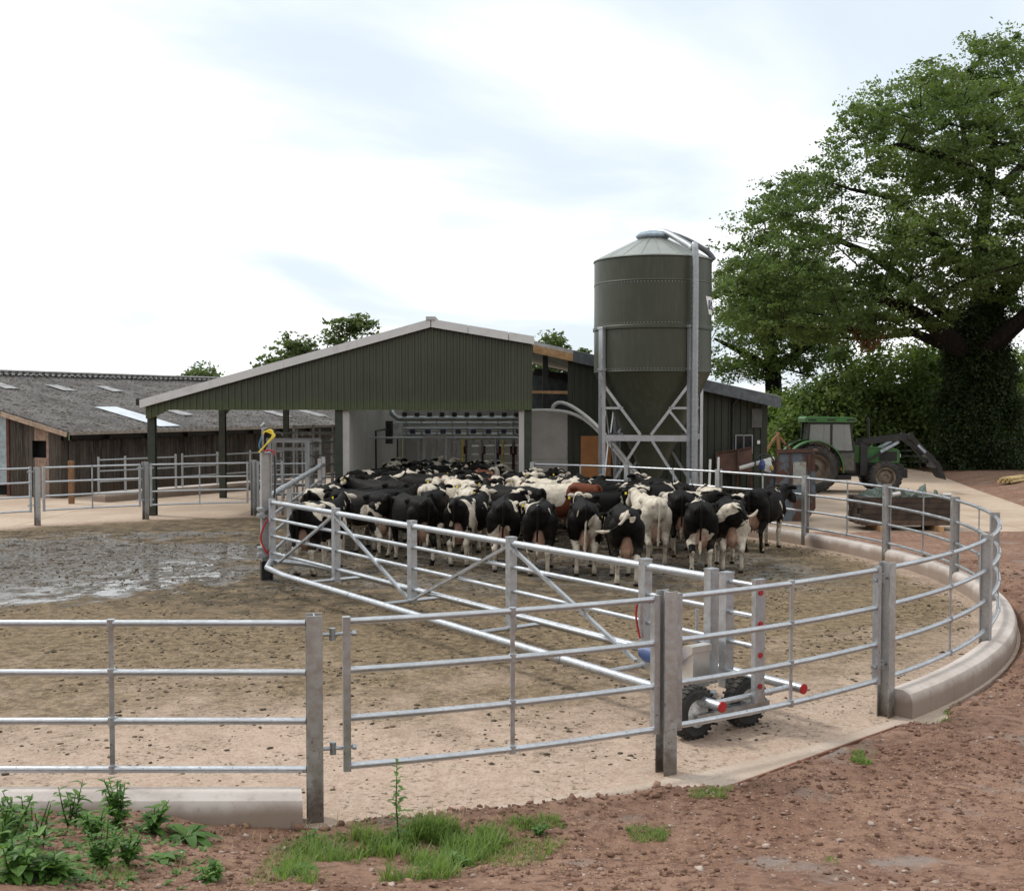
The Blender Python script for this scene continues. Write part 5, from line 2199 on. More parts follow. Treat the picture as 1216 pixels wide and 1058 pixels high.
for k in range(7):
    y = -.48 + k * .16
    mb.prism([(2.98, 1.05), (3.12, 1.0), (3.28, .58), (3.32, .46), (3.20, .52), (3.02, .82)], y - .02, y + .02, 'y')
mb.box(2.94, 3.06, -.55, .55, .86, 1.08)
mb.build('fork_grab', tdark, trac)
# rear linkage
mb = MB()
mb.bar((-1.5, -.25, .7), (-2.15, -.28, .55), .06, .08)
mb.bar((-1.5, .25, .7), (-2.15, .28, .55), .06, .08)
mb.bar((-1.45, 0, 1.9), (-2.05, 0, 1.62), .05, .05)
mb.build('rear_linkage', tdark, trac)

# ------------------------------------------------------------------ rusty things beside the kerb
t = NT('rusty_blue_steel')
n1 = t.noise(1.6, 5, .65)
n2 = t.noise(9, 4, .7)
c = t.mix(t.rng(n1, .46, .54), (.10, .125, .145), (.075, .036, .023))
c = t.mix(t.rng(n2, .55, .7, 0, .8), c, (.04, .025, .019))
t.bump(n2, .4, .01)
M['rustblue'] = t.done(c, .75, .1)
bk = gp(946, 618)
bkt = empty('loader_bucket', (bk.x, bk.y + .3, 0), rad(-12), 'tall rusty blue grey loader bucket standing on end beside the rear tyre', 'bucket')
mb = MB()
sc_b = .93
for s in (-1, 1):
    mb.prism([(-.48 + s * 0, .0), (.30, .0), (.52, .35), (.50, 1.80), (-.40, 1.80), (-.52, .5)], s * .5 - .012, s * .5 + .012, 'y')
mb.build('side_plate', M['rustblue'], bkt)
mb = MB()
for a, b in (((-.48, .012), (.30, .012)), ((.30, .012), (.52, .35)), ((.52, .35), (.50, 1.80))):
    mb.bar((a[0], 0, a[1]), (b[0], 0, b[1]), .97, .02, (0, 0, 1) if abs(a[0] - b[0]) > .1 else (1, 0, 0))
mb.build('shell', M['rustblue'], bkt)
mb = MB()
mb.bar((-.48, -.53, 1.80), (.56, -.53, 1.84), .10, .05)
mb.bar((-.48, .53, 1.80), (.56, .53, 1.84), .10, .05)
mb.bar((.54, -.55, 1.83), (.54, .55, 1.83), .10, .06)
mb.bar((-.12, -.535, .5), (-.12, -.535, 1.78), .05, .05)
mb.bar((.36, -.535, .4), (.36, -.535, 1.78), .06, .05)
mb.build('rim_bar', M['rust'], bkt)
mb = MB()
mb.box(-.05, .28, -.535, -.515, .95, 1.55)
mb.build('faded_panel', simple('faded_label', (.26, .27, .24), .6, dirt=(.2, .06, .03), dirt_amt=.9, dscale=4), bkt)

tr_ = gp(892, 600)
skip = empty('rusty_trailer', (tr_.x, tr_.y + .8, 0), rad(-6), 'low rusty steel trailer bed with flaking sides behind the kerb', 'trailer')
mb = MB()
mb.box(-1.0, 1.0, -.03, .03, .42, 1.30)
mb.box(-1.0, 1.0, 1.37, 1.43, .42, 1.22)
mb.box(-1.0, -.94, .035, 1.36, .42, 1.25)
mb.box(.94, 1.0, .035, 1.36, .42, 1.20)
mb.build('side_panel', M['rustblue'], skip)
mb = MB()
mb.box(-.93, .93, .04, 1.36, .36, .41)
for x in (-.9, -.3, .3, .9):
    mb.bar((x, -.055, .42), (x, -.055, 1.32), .06, .045)
mb.bar((-1.04, -.05, 1.325), (1.04, -.05, 1.325), .09, .045)
mb.build('frame', M['rust'], skip)
for x in (-.45, .45):
    mb = MB()
    mb.lathe([(.12, -.09), (.26, -.09), (.29, -.05), (.29, .05), (.26, .09), (.12, .09)], 24, Matrix.Translation((x, -.02 + .4, .29)) @ Matrix.Rotation(PI / 2, 4, 'X'))
    mb.build('wheel', M['rubber'], skip, True)
# propped rusty plates
for k, (px0, px1, pyt0, pyt1, Y) in enumerate(((851, 876, 537.5, 534, 32.6), (876.6, 893, 534, 531, 32.5))):
    mb = MB()
    a, b = dp(px0, 562, Y), dp(px1, 562, Y)
    c_, d_ = dp(px1, pyt1, Y + .35), dp(px0, pyt0, Y + .35)
    n_ = Vector((0, .03, 0))
    mb.add([a, b, c_, d_, a + n_, b + n_, c_ + n_, d_ + n_], [(0, 1, 2, 3), (7, 6, 5, 4), (0, 4, 5, 1), (1, 5, 6, 2), (2, 6, 7, 3), (3, 7, 4, 0)])
    mb.bar(d_ - n_ * .7, c_ - n_ * .7, .05, .04)
    mb.bar(a - n_ * .7, d_ - n_ * .7, .05, .04)
    for q in (a, b):
        mb.bar(q + n_ * 2, Vector((q.x, q.y + .3, 0)), .06, .06)
    ob = mb.build('rusty_plate', M['rust'])
    tag(ob, ['wider rusty plate leaning at the corner of the dark green wall', 'narrow rusty plate leaning next to the wider plate'][k], 'steel plate')
mb = MB().tube([(0, 0, 0), (1.0, .05, .28)], .06, 10)
q = dp(878, 556, 32.2)
tag(mb.build('pale_pipe', M['hose_grey'], None, True, loc=q), 'pale pipe lying across the rusty trailer', 'pipe')
q = dp(911, 551, 31.9)
sk = empty('feed_sack', q, 0, 'blue and white printed sack slumped on the rusty trailer', 'sack')
mb = MB()
mb.lathe([(.02, -.22), (.17, -.20), (.16, -.02), (.09, .10), (.05, .16), (.01, .17)], 7, Matrix.Rotation(.35, 4, 'Y') @ Matrix.Diagonal((1, .6, 1, 1)))
mb.build('bag', simple('sack_white', (.45, .47, .46), .5, dirt=(.2, .18, .15)), sk)
mb = MB()
mb.lathe([(.02, -.2), (.10, -.18), (.12, .0), (.08, .16), (.02, .2)], 12, Matrix.Translation((-.15, -.03, -.02)) @ Matrix.Diagonal((.8, .9, .75, 1)))
mb.build('blue_bag', simple('dull_blue_bag', (.03, .05, .16), .5), sk)
mb = MB()
mb.lathe([(.02, -.07), (.05, -.06), (.05, .0), (.03, .06), (.02, .07)], 6, Matrix.Translation((.11, -.085, -.10)))
mb.build('yellow_print', simple('dull_yellow_print', (.5, .33, .05), .5), sk)
mb = MB().tube([Vector((.27 * math.cos(a), 0, .27 * math.sin(a) - .05)) for a in np.linspace(-.3, PI * 1.1, 20)], .022, 8)
tag(mb.build('black_pipe', M['dark'], None, True, loc=(q.x - .03, q.y + .2, q.z + .05)), 'black plastic pipe bent in a hoop over the printed sack', 'pipe')
# timber frame pieces behind
tf = empty('timber_frame', dp(925, 548, 40), 0, 'broken pale timber frame standing behind the tractor rear wheel', 'timber')
mb = MB()
mb.bar((.12, 0, -1.0), (-.05, .05, 1.05), .13, .10)
mb.bar((-.6, .1, .15), (.0, .1, 1.0), .08, .08)
mb.bar((.05, .05, .85), (.6, .1, .2), .08, .08)
mb.bar((-.6, .15, -.05), (.25, .1, .0), .09, .08)
mb.bar((-.5, .05, -.6), (.5, .05, -.58), .16, .3)
mb.build('beam', simple('orange_timber', (.38, .20, .10), .8, scale=8), tf)
mb = MB()
for k in range(3):
    mb.box(-.75, .7, -.2, .3, -1.75 + k * .36, -1.47 + k * .36)
mb.build('pallet_boards', simple('pinkish_planks', (.42, .27, .19), .8, var=.3, scale=6), tf)

# stack of dark boards with netting on top
ts = gp(1079, 630)
for k in range(5):
    mb = MB()
    w = 2.32 + .02 * (k % 2)
    rj = random.Random(k)
    for j in range(4):
        y = -.05 + j * .27
        mb.box(-w / 2 + rj.uniform(-.03, .03), w / 2 + rj.uniform(-.03, .03), y + rj.uniform(0, .01), y + .255, .13 + k * .135, .13 + k * .135 + .128)
    ob = mb.build('board_layer', simple('dark_railway_timber', (.045, .03, .022) if k else (.085, .055, .036), .85, var=.4, scale=4, dirt=(.10, .07, .05), dirt_amt=.4, bump=.4), None, loc=(ts.x, ts.y, 0))
    tag(ob, ['bottom, palest layer', 'second layer up', 'middle layer', 'second layer from the top', 'top layer'][k] + ' of the stack of dark boards outside the fence', 'timber', 'stacked dark boards')
for k, dx_ in enumerate((-.72, .66)):
    mb = MB().box(-.05, .05, -.35, .9, .0, .125)
    ob = mb.build('bearer', M['timber_new'], None, loc=(ts.x + dx_, ts.y - .03, 0))
    tag(ob, ['left', 'right'][k] + ' pale bearer under the stack of dark boards', 'timber')
mb = MB()
gx_, gy_ = np.meshgrid(np.linspace(-.98, 1.02, 90), np.linspace(-.02, .75, 34))
hh = .815 + .36 * np.clip(np.abs(fbm(gx_ * 3.1, gy_ * 3.1, 3, 5) - .5) * 2.6, 0, 1) * np.sqrt(np.clip(1 - np.abs(gx_ / 1.05) ** 6, 0, 1)) + .07 * (fbm(gx_ * 11, gy_ * 11, 2, 6) - .5)
hh = np.where(fbm(gx_ * 2.2, gy_ * .6, 2, 9) < .40, .812, hh)
vs_ = list(zip(gx_.ravel(), gy_.ravel(), hh.ravel()))
fs_ = [(j_ * 90 + i_, j_ * 90 + i_ + 1, (j_ + 1) * 90 + i_ + 1, (j_ + 1) * 90 + i_) for j_ in range(33) for i_ in range(89)]
nb = len(vs_)
vs_ += [(a_, b_, .806) for a_, b_, c_ in vs_]
fs_ += [tuple(k_ + nb for k_ in f_[::-1]) for f_ in fs_]
ring_ = [i_ for i_ in range(90)] + [j_ * 90 + 89 for j_ in range(1, 34)] + [33 * 90 + i_ for i_ in range(88, -1, -1)] + [j_ * 90 for j_ in range(32, 0, -1)]
for a_, b_ in zip(ring_, ring_[1:] + ring_[:1]):
    fs_.append((a_, a_ + nb, b_ + nb, b_))
mb.add(vs_, fs_)
nt_ = mb.build('crumpled_netting', simple('grey_green_netting', (.10, .125, .105), .8, var=.5, scale=9, dirt=(.04, .05, .04), dirt_amt=.9, dscale=7, bump=.6), None, True, loc=(ts.x, ts.y, 0))
tag(nt_, 'crumpled grey green netting lying on top of the stacked dark boards', 'netting')
mb = MB()
mb.tube([(.85, .1, .86), (1.04, .05, .86)], .045, 10)
tag(mb.build('white_tube', M['hose_grey'], None, True, loc=(ts.x, ts.y, 0)), 'white tube end poking out of the right end of the netting', 'tube')
mb = MB()
mb.tube([(-.4, .0, .87), (-.22, -.03, .90)], .05, 10)
tag(mb.build('white_tube', M['hose_grey'], None, True, loc=(ts.x, ts.y, 0)), 'white tube end in the middle of the grey green netting', 'tube')

# bundle of peeled poles far right
pq = gp(1206, 577)
for k in range(7):
    mb = MB().tube([(-.5 + k * .02, -.7, 0), (.9 + k * .05, .9, .02)], .055, 8)
    ob = mb.build('fence_pole', M['pole'], None, True, loc=(pq.x - .45 + (k % 4) * .13, pq.y + .0 - (k % 4) * .03, .06 + (k // 4) * .1 + .15))
    tag(ob, 'short peeled yellow pole in the loose pile beside the oak', 'pole', 'peeled poles beside the oak')


# timber rail fences and gates at the back right
def rail_fence(name, x0, y0, x1, y1, nr, h, npost, label, cat, mat, pm=None, pw=.12):
    f = empty(name, (x0, y0, 0), 0, label, cat)
    dx, dy = x1 - x0, y1 - y0
    for i in range(nr):
        z = h * (.18 + .8 * i / (nr - 1))
        mb = MB()
        mb.bar((0, 0, z), (dx, dy, z), .04, .10)
        mb.build('rail', mat, f)
    for i in range(npost):
        k = i / (npost - 1)
        mb = MB()
        mb.box(dx * k - pw / 2, dx * k + pw / 2, dy * k + .025, dy * k + .025 + pw, -.3, h + .08)
        mb.build('post', pm or mat, f)
    return f


mgrey = simple('weathered_grey_rail', (.20, .205, .19), .8, scale=5)
mdk = simple('dark_post', (.05, .04, .035), .85)
a, b = dp(1066, 562, 55.5), dp(1146, 562, 55.5)
rail_fence('wooden_fence', a.x, a.y, b.x, b.y, 5, 1.35, 4, 'grey five rail wooden fence seen between the loader and the oak', 'fence', mgrey)
a, b = dp(1180, 566, 53.5), dp(1290, 566, 53.5)
rail_fence('wooden_fence', a.x, a.y, b.x, b.y, 5, 1.45, 6, 'grey rail fence with dark posts right of the ivy clad oak', 'fence', mgrey, mdk, .18)
# small field gate further back
# ------------------------------------------------------------------ foliage
def leaf_mat(name, lo, hi, trans=.35, rough=.5):
    t = NT(name)
    k = t.attr('tint')
    c = t.mix(k, lo, hi)
    n1 = t.noise(.55, 3, .6)
    c = t.mix(t.rng(n1, .35, .7, 0, .35), c, tuple(x * .62 for x in lo))
    t.done(c, rough, None, .3)
    tr = t.n('BsdfTranslucent')
    vm = t.n('VectorMath', operation='MULTIPLY')
    t.put(vm.inputs[0], c)
    vm.inputs[1].default_value = (1.25, 1.35, .7)
    t.t.links.new(vm.outputs[0], tr.inputs[0])
    mx = t.n('MixShader')
    mx.inputs[0].default_value = trans
    t.t.links.new(t.b.outputs[0], mx.inputs[1])
    t.t.links.new(tr.outputs[0], mx.inputs[2])
    t.t.links.new(mx.outputs[0], t.out.inputs[0])
    return t.mat


M['oak_leaf'] = leaf_mat('oak_leaves', (.074, .116, .041), (.150, .20, .068), .48)
M['pale_leaf'] = leaf_mat('pale_leaves', (.065, .105, .032), (.13, .17, .052), .45)
M['bush_leaf'] = leaf_mat('bush_leaves', (.115, .18, .060), (.23, .30, .10), .5)
M['ivy_leaf'] = leaf_mat('ivy_leaves', (.024, .042, .015), (.052, .078, .026), .3)
M['red_leaf'] = leaf_mat('dead_red_leaves', (.11, .045, .025), (.18, .08, .035), .3)
M['far_leaf'] = leaf_mat('far_leaves', (.085, .120, .048), (.14, .175, .075), .42)
M['weed_leaf'] = leaf_mat('weed_leaves', (.065, .15, .032), (.15, .27, .06), .4, .45)
M['grass'] = leaf_mat('grass_blades', (.12, .20, .045), (.24, .33, .10), .45, .5)
t = NT('bark')
n1 = t.noise(5, 5, .7, t.mapping(scale=(2.5, 2.5, .5)))
c = t.mix(t.rng(n1, .35, .65), (.010, .009, .008), (.030, .026, .022))
t.bump(n1, .7, .05)
M['bark'] = t.done(c, .95, None, .1)


def leaves(centers, radii, n_per, size, rng, up=.35, shell=.55, flat=1.0, sub=0):
    """leaf-sized quads in clumps; returns verts, faces, tint"""
    nc = len(centers)
    n = nc * n_per
    ci = np.repeat(np.arange(nc), n_per)
    d = rng.normal(size=(n, 3))
    d /= np.linalg.norm(d, axis=1)[:, None]
    rr_ = (shell + (1 - shell) * rng.random(n)) ** .6
    rr_ = np.where(rng.random(n) < .25, rng.random(n) ** .5, rr_)
    # ragged sprays: push leaves out along a few directions for each clump
    ph = rng.random((nc, 3)) * 6.28
    az = np.arctan2(d[:, 1], d[:, 0])
    rag = 1 + .34 * np.sin(3 * az + ph[ci, 0]) * np.cos(2.3 * d[:, 2] * 2 + ph[ci, 1]) + .22 * np.sin(7 * az + ph[ci, 2])
    P = centers[ci] + d * radii[ci] * (rr_ * rag)[:, None]
    if sub:
        # gather the leaves in sprays round a few twig ends of each clump
        sd_ = rng.normal(size=(nc * sub, 3))
        sd_ /= np.linalg.norm(sd_, axis=1)[:, None]
        sr = rng.uniform(.35, 1.05, nc * sub)
        si = ci * sub + rng.integers(0, sub, n)
        SP = np.repeat(centers, sub, 0) + sd_ * np.repeat(radii, sub, 0) * sr[:, None]
        sw = rng.uniform(.10, .25, nc * sub)
        off = rng.normal(size=(n, 3)) * np.array((1, 1, .45))
        P = SP[si] + off * (sw[si] * radii[ci][:, 0])[:, None]
    # orientation
    nrm = rng.normal(size=(n, 3))
    nrm[:, 2] = np.abs(nrm[:, 2]) * (1 + up) + up
    nrm += d * .5
    nrm /= np.linalg.norm(nrm, axis=1)[:, None]
    a = rng.normal(size=(n, 3))
    t1 = np.cross(nrm, a)
    t1 /= np.linalg.norm(t1, axis=1)[:, None] + 1e-9
    t2 = np.cross(nrm, t1)
    s = size * (.6 + .8 * rng.random(n))[:, None]
    V = np.stack([P - t1 * s * .62, P + t2 * s * .38 + t1 * s * .05, P + t1 * s * .62, P - t2 * s * .38 - t1 * s * .05], 1).reshape(-1, 3)
    F = np.arange(n * 4).reshape(n, 4)
    ct = rng.random(nc)
    tint = np.clip(.7 * ct[ci] + .3 * rng.random(n), 0, 1)
    return V, F, np.repeat(tint, 4)


def skeleton(nodes, parents, targets, rng, sag=.12):
    """join each clump to the nearest limb by a bent twig; returns node list, parent list"""
    nodes = [np.array(n, dtype=float) for n in nodes]
    par = list(parents)
    root = nodes[0]
    order = np.argsort([np.linalg.norm(t_ - root) for t_ in targets])
    for i in order:
        tg_ = targets[i]
        A = np.array(nodes)
        d = np.linalg.norm(A - tg_, axis=1)
        # prefer joining below/inside
        pen = np.maximum(0, A[:, 2] - tg_[2]) * .6
        j = int(np.argmin(d + pen))
        a = nodes[j]
        L = d[j]
        k = max(1, int(L / 1.1))
        prev = j
        off = rng.normal(size=3) * L * sag
        for q in range(1, k + 1):
            f = q / k
            p = a + (tg_ - a) * f + off * math.sin(PI * f) + rng.normal(size=3) * .05 * L / k
            nodes.append(p)
            par.append(prev)
            prev = len(nodes) - 1
    return nodes, par


def limb_mesh(nodes, par, r_tip, r_pow, rad_fix, name, mat, parent, seg=7):
    n = len(nodes)
    ch = [[] for _ in range(n)]
    for i in range(1, n):
        ch[par[i]].append(i)
    r = [0.0] * n
    for i in range(n - 1, -1, -1):
        r[i] = max(r_tip, sum(r[c_] ** r_pow for c_ in ch[i]) ** (1 / r_pow)) if ch[i] else r_tip
    # pipe model needs children processed after parents: indices always grow along branches
    for i, v in rad_fix.items():
        r[i] = v
    mb = MB()
    done = [False] * n
    def follow(i):
        chain = [i]
        while ch[chain[-1]]:
            c_ = max(ch[chain[-1]], key=lambda q: r[q])
            chain.append(c_)
        return chain
    stack = [0]
    while stack:
        s = stack.pop()
        chain = follow(s)
        pts = [Vector(nodes[k]) for k in chain]
        rs = [r[k] for k in chain]
        if par[s] >= 0:
            pts = [Vector(nodes[par[s]])] + pts
            rs = [min(r[par[s]], rs[0] * 1.25)] + rs
        if len(pts) >= 2:
            mb.tube(pts, rs, seg if rs[0] > .08 else 5)
        for k in chain:
            for c_ in ch[k]:
                if c_ not in chain:
                    stack.append(c_)
    return mb.build(name, mat, parent, True)


def in_poly(x, y, poly):
    c = False
    j = len(poly) - 1
    for i in range(len(poly)):
        xi, yi = poly[i]
        xj, yj = poly[j]
        if (yi > y) != (yj > y) and x < (xj - xi) * (y - yi) / (yj - yi) + xi:
            c = not c
        j = i
    return c


def sample_crown(poly, Y0, depth, n, rng, mind=1.0, cull=.0, seed=0):
    xs = [p[0] for p in poly]
    ys = [p[1] for p in poly]
    cx, cy = (min(xs) + max(xs)) / 2, (min(ys) + max(ys)) / 2
    out = []
    tries = 0
    while len(out) < n and tries < n * 60:
        tries += 1
        x, y = rng.uniform(min(xs), max(xs)), rng.uniform(min(ys), max(ys))
        if not in_poly(x, y, poly):
            continue
        e = max(abs(x - cx) / (max(xs) - cx), abs(y - cy) / (max(ys) - cy))
        dy = rng.uniform(-1, 1) * depth * math.sqrt(max(.05, 1 - e * e * .85))
        p = np.array(dp(x, y, Y0 + dy))
        if cull and float(vnoise(p[0] * .30 + 5, p[2] * .42, seed)) * .7 + float(vnoise(p[0] * .3, p[1] * .3, seed + 3)) * .3 < cull:
            continue
        if out and np.min(np.linalg.norm(np.array(out) - p, axis=1)) < mind:
            continue
        out.append(p)
    return np.array(out)


def tree(name, label, base, limbs, crown, rad_fix, leafmat, n_per, size, rng, clump=(1.0, 1.6), flat=.6, r_tip=.022, sub=13, group=None, loc0=None, cat='tree'):
    """limbs: list of chains of world points; first chain is the trunk. crown: clump centres"""
    b = np.array(base, dtype=float)
    e = empty(name, tuple(b), 0, label, cat, group)
    nodes, par, fix = [], [], {}
    names = {}
    for li, (start, pts) in enumerate(limbs):
        prev = names.get(start, -1) if start is not None else -1
        for k, (p, r) in enumerate(pts):
            nodes.append(np.array(p, dtype=float) - b)
            par.append(prev)
            prev = len(nodes) - 1
            names[(li, k)] = prev
            if r:
                fix[prev] = r
    C = np.array(crown) - b
    nodes, par = skeleton(nodes, par, C, rng)
    limb_mesh(nodes, par, r_tip, 2.3, fix, 'trunk', M['bark'], e)
    rr_ = rng.uniform(clump[0], clump[1], len(C))
    R3 = np.stack([rr_, rr_, rr_ * flat], 1)
    V, F, tint = leaves(C, R3, n_per, size, rng, sub=sub)
    mesh_np('crown', V, F, leafmat, e, {'tint': tint})
    return e


rng = np.random.default_rng(12)
OY = 52.0


def ow(px, py, dy=0.0):
    return tuple(dp(px, py, OY + dy))


ob_ = gp(1163, 560)
oak_base = (dp(1163, 560, OY).x, OY, -.1)
trunk = (None, [(oak_base, 1.05), (ow(1162, 520), .85), (ow(1158, 470), .78), (ow(1152, 425), .80), (ow(1160, 385, .3), .60), (ow(1168, 340, .6), .46), (ow(1163, 290, .2), .36), (ow(1172, 235), .26), (ow(1180, 170), .17), (ow(1178, 110), .09)])
limbs = [trunk,
         ((0, 3), [(ow(1128, 402, -1), .44), (ow(1098, 378, -2), .34), (ow(1066, 362, -2.6), .24), (ow(1030, 352, -3), .16), (ow(985, 340, -3), .10)]),
         ((0, 3), [(ow(1118, 408, 1.5), .30), (ow(1085, 395, 2.2), .20), (ow(1050, 400, 3), .12), (ow(1000, 402, 3), .07)]),
         ((0, 4), [(ow(1120, 372, 2), .32), (ow(1085, 340, 3), .24), (ow(1030, 300, 3.4), .17), (ow(970, 275, 3), .10)]),
         ((0, 3), [(ow(1190, 400, -1.5), .42), (ow(1222, 372, -2.5), .34), (ow(1262, 345, -3), .25), (ow(1310, 320, -3), .14)]),
         ((0, 4), [(ow(1192, 352, 1), .40), (ow(1228, 300, .5), .34), (ow(1222, 248, -.8), .29), (ow(1190, 222, -1.8), .25), (ow(1150, 200, -2.4), .21), (ow(1110, 182, -2.8), .17), (ow(1068, 172, -3), .11), (ow(1030, 182, -3), .07)]),
         ((0, 5), [(ow(1130, 300, -2), .24), (ow(1095, 262, -3), .18), (ow(1060, 235, -4), .12), (ow(1010, 225, -4), .07)]),
         ((5, 3), [(ow(1230, 180, 0), .2), (ow(1215, 130, 0), .14), (ow(1200, 90, 0), .09)]),
         ((5, 4), [(ow(1145, 165, -2), .13), (ow(1140, 130, -2), .09), (ow(1100, 110, -1), .06)]),
         ((4, 2), [(ow(1300, 270, -1), .22), (ow(1340, 220, -1), .14), (ow(1360, 170, 0), .08)])]
POLY = [(1178, 52), (1150, 66), (1120, 82), (1084, 94), (1062, 108), (1040, 122), (1012, 140), (1000, 158), (988, 182), (978, 196), (955, 212), (932, 212), (920, 228), (908, 246), (900, 268),
        (884, 290), (868, 305), (874, 330), (866, 358), (880, 392), (905, 398), (930, 384), (960, 400), (1000, 404), (1040, 396), (1080, 402), (1110, 396), (1140, 372), (1160, 352), (1200, 372), (1250, 402),
        (1320, 410), (1400, 400), (1450, 350), (1470, 280), (1440, 200), (1390, 140), (1330, 90), (1270, 62), (1216, 50)]
oc = sample_crown(POLY, OY, 7.5, 310, rng, 1.25, .40, 4)
oc = np.concatenate([oc, np.array([tuple(dp(x, y, OY + d)) for x, y, d in ((880, 302, -2), (897, 276, -1), (905, 308, -4), (872, 322, 0), (918, 258, -2), (886, 340, -3), (910, 350, -4), (874, 362, -1), (934, 232, -1), (928, 290, -5), (950, 262, -4), (940, 330, -5), (965, 300, -6), (900, 380, -3), (930, 372, -5), (1000, 380, -5), (970, 390, -4), (1040, 385, -5))])])
oak = tree('oak_tree', 'huge spreading oak with an ivy clad trunk behind the tractor loader', oak_base, limbs, oc, None, M['oak_leaf'], 620, .128, rng, (.9, 1.55), .68)
# sprays at the edge of the crown
iv = []
for k in range(230):
    z = rng.uniform(0, 1) ** .9 * 7.2
    a = rng.uniform(0, 2 * PI)
    r = np.interp(z, [0, 1.2, 4, 7.2], [1.45, 1.75, 1.35, .85]) * rng.uniform(.8, 1.15)
    iv.append((r * math.cos(a) - .02 * z, r * math.sin(a), z + .25))
iv = np.array(iv)
rr_ = rng.uniform(.35, .62, len(iv))
V, F, tint = leaves(iv, np.stack([rr_, rr_, rr_ * 1.15], 1), 330, .105, rng)
mesh_np('ivy', V, F, M['ivy_leaf'], oak, {'tint': tint})
# patch of dead leaves on a lower limb
dc = np.array([np.array(dp(x, y, OY - 4.2)) - np.array(oak_base) for x, y in ((1026, 398), (1036, 402), (1018, 392), (1042, 394), (1030, 408))])
V, F, tint = leaves(dc, np.full((len(dc), 3), .42), 110, .12, rng)
mesh_np('dead_leaves', V, F, M['red_leaf'], oak, {'tint': tint})

# second oak behind the building
O2 = 64.0


def ow2(px, py, dy=0.0):
    return tuple(dp(px, py, O2 + dy))


b2 = (dp(920, 540, O2).x, O2, -.1)
P2 = [(850, 330), (872, 312), (900, 300), (940, 305), (985, 320), (1010, 360), (1012, 400), (985, 430), (950, 446), (915, 452), (870, 446), (842, 436), (840, 400), (846, 372)]
c2 = sample_crown(P2, O2, 5.5, 120, rng, 1.0, .40, 9)
tree('oak_tree', 'smaller oak standing behind the silo side building, left of the big oak', b2,
     [(None, [(b2, .6), (ow2(919, 480), .52), (ow2(917, 440), .46), (ow2(912, 405), .36), (ow2(905, 360), .2), (ow2(900, 325), .1)]),
      ((0, 2), [(ow2(895, 425, -1), .22), (ow2(868, 412, -2), .13), (ow2(848, 402, -2), .07)]),
      ((0, 2), [(ow2(945, 420, -1), .24), (ow2(975, 400, -2), .15), (ow2(1000, 370, -2), .08)]),
      ((0, 3), [(ow2(885, 385, 1), .18), (ow2(866, 360, 1), .09)])],
     c2, None, M['oak_leaf'], 360, .145, rng, (.85, 1.55), .55)


def bush(label, px0, px1, pyt, Y, depth, n, mat, size=.17, base=-.1, clump=(.5, .9), name='bush', group=None, n_per=190, pyb=None):
    a, b = dp(px0, pyt, Y), dp(px1, pyt, Y)
    cx, w, h = (a.x + b.x) / 2, (b.x - a.x) / 2, a.z - base
    e = empty(name, (cx, Y, base), 0, label, 'bush' if name == 'bush' else 'tree', group)
    C = []
    for k in range(n):
        u = rng.uniform(-1, 1)
        top = math.sqrt(max(0, 1 - abs(u) ** 2.6)) * (.86 + .14 * math.sin(u * 9 + n))
        v = rng.uniform(0, 1) ** .75
        z = (.1 + .9 * v) * h * top * .96
        d_ = rng.uniform(-1, 1) * depth * math.sqrt(max(.1, 1 - u * u * .7 - (v * .6) ** 2))
        C.append((u * w * .95, d_, max(.3, z - .3)))
    C = np.array(C)
    rr_ = rng.uniform(clump[0], clump[1], n)
    V, F, tint = leaves(C, np.stack([rr_, rr_, rr_ * .8], 1), n_per, size, rng)
    nodes = [np.array((0, 0, 0)), np.array((.05, 0, h * .3))]
    par = [-1, 0]
    nodes, par = skeleton(nodes, par, C[:: max(1, n // 24)], rng)
    limb_mesh(nodes, par, .02, 2.3, {}, 'trunk', M['bark'], e)
    mesh_np('crown', V, F, mat, e, {'tint': tint})
    return e


bush('bushy hedge tree with feathery pale green shoots above the tractor bonnet', 955, 1085, 388, 57, 2.6, 150, M['bush_leaf'])
bush('dark bushy tree right behind the tractor cab roof', 905, 985, 428, 58, 2.4, 85, M['bush_leaf'])
bush('yellow green bush left of the ivy clad trunk', 1035, 1150, 386, 56.5, 2.4, 135, M['bush_leaf'])
bush('low dark bush behind the tractor exhaust', 995, 1062, 468, 55.2, 1.3, 50, M['oak_leaf'])
bush('leafy bush behind the fence to the right of the ivy clad trunk', 1168, 1285, 392, 59, 2.5, 120, M['bush_leaf'])
bush('leafy hedge tree seen beneath the left limbs of the big oak', 1060, 1215, 375, 64, 2.6, 130, M['bush_leaf'], .17)
bush('hedge bush at the corner of the dark green side building', 880, 930, 462, 61, 2.0, 45, M['pale_leaf'])
# rail of roadside hedge beyond
bush('long low hedge far behind the back fences', 1060, 1300, 505, 75, 2, 120, M['oak_leaf'], .2, clump=(.8, 1.2), n_per=160)
# trees showing over the roofs
def far_tree(label, px0, px1, pyt, Y, n, seedm, clump=(.8, 1.3), spray=None):
    a, b = dp(px0, pyt, Y), dp(px1, pyt, Y)
    cx, w = (a.x + b.x) / 2, (b.x - a.x) / 2
    base = np.array((cx, Y, -.1))
    C = []
    zb = a.z * .35
    for k in range(n):
        u = rng.uniform(-1, 1)
        top = math.sqrt(max(0, 1 - abs(u) ** 2.2))
        z = zb + (a.z - zb) * rng.uniform(.05, 1) ** .6 * top
        C.append((cx + u * w * .9, Y + rng.uniform(-1, 1) * w * .6, z - .4))
    if spray:
        for (x, y) in spray:
            C.append(tuple(dp(x, y, Y)))
    C = np.array(C)
    tree('field_tree', label, base, [(None, [(tuple(base), .4), ((cx, Y, a.z * .3), .33), ((cx + .3, Y, a.z * .55), .2)])], C, None, M['far_leaf'], 170, .21, rng, clump, .7)


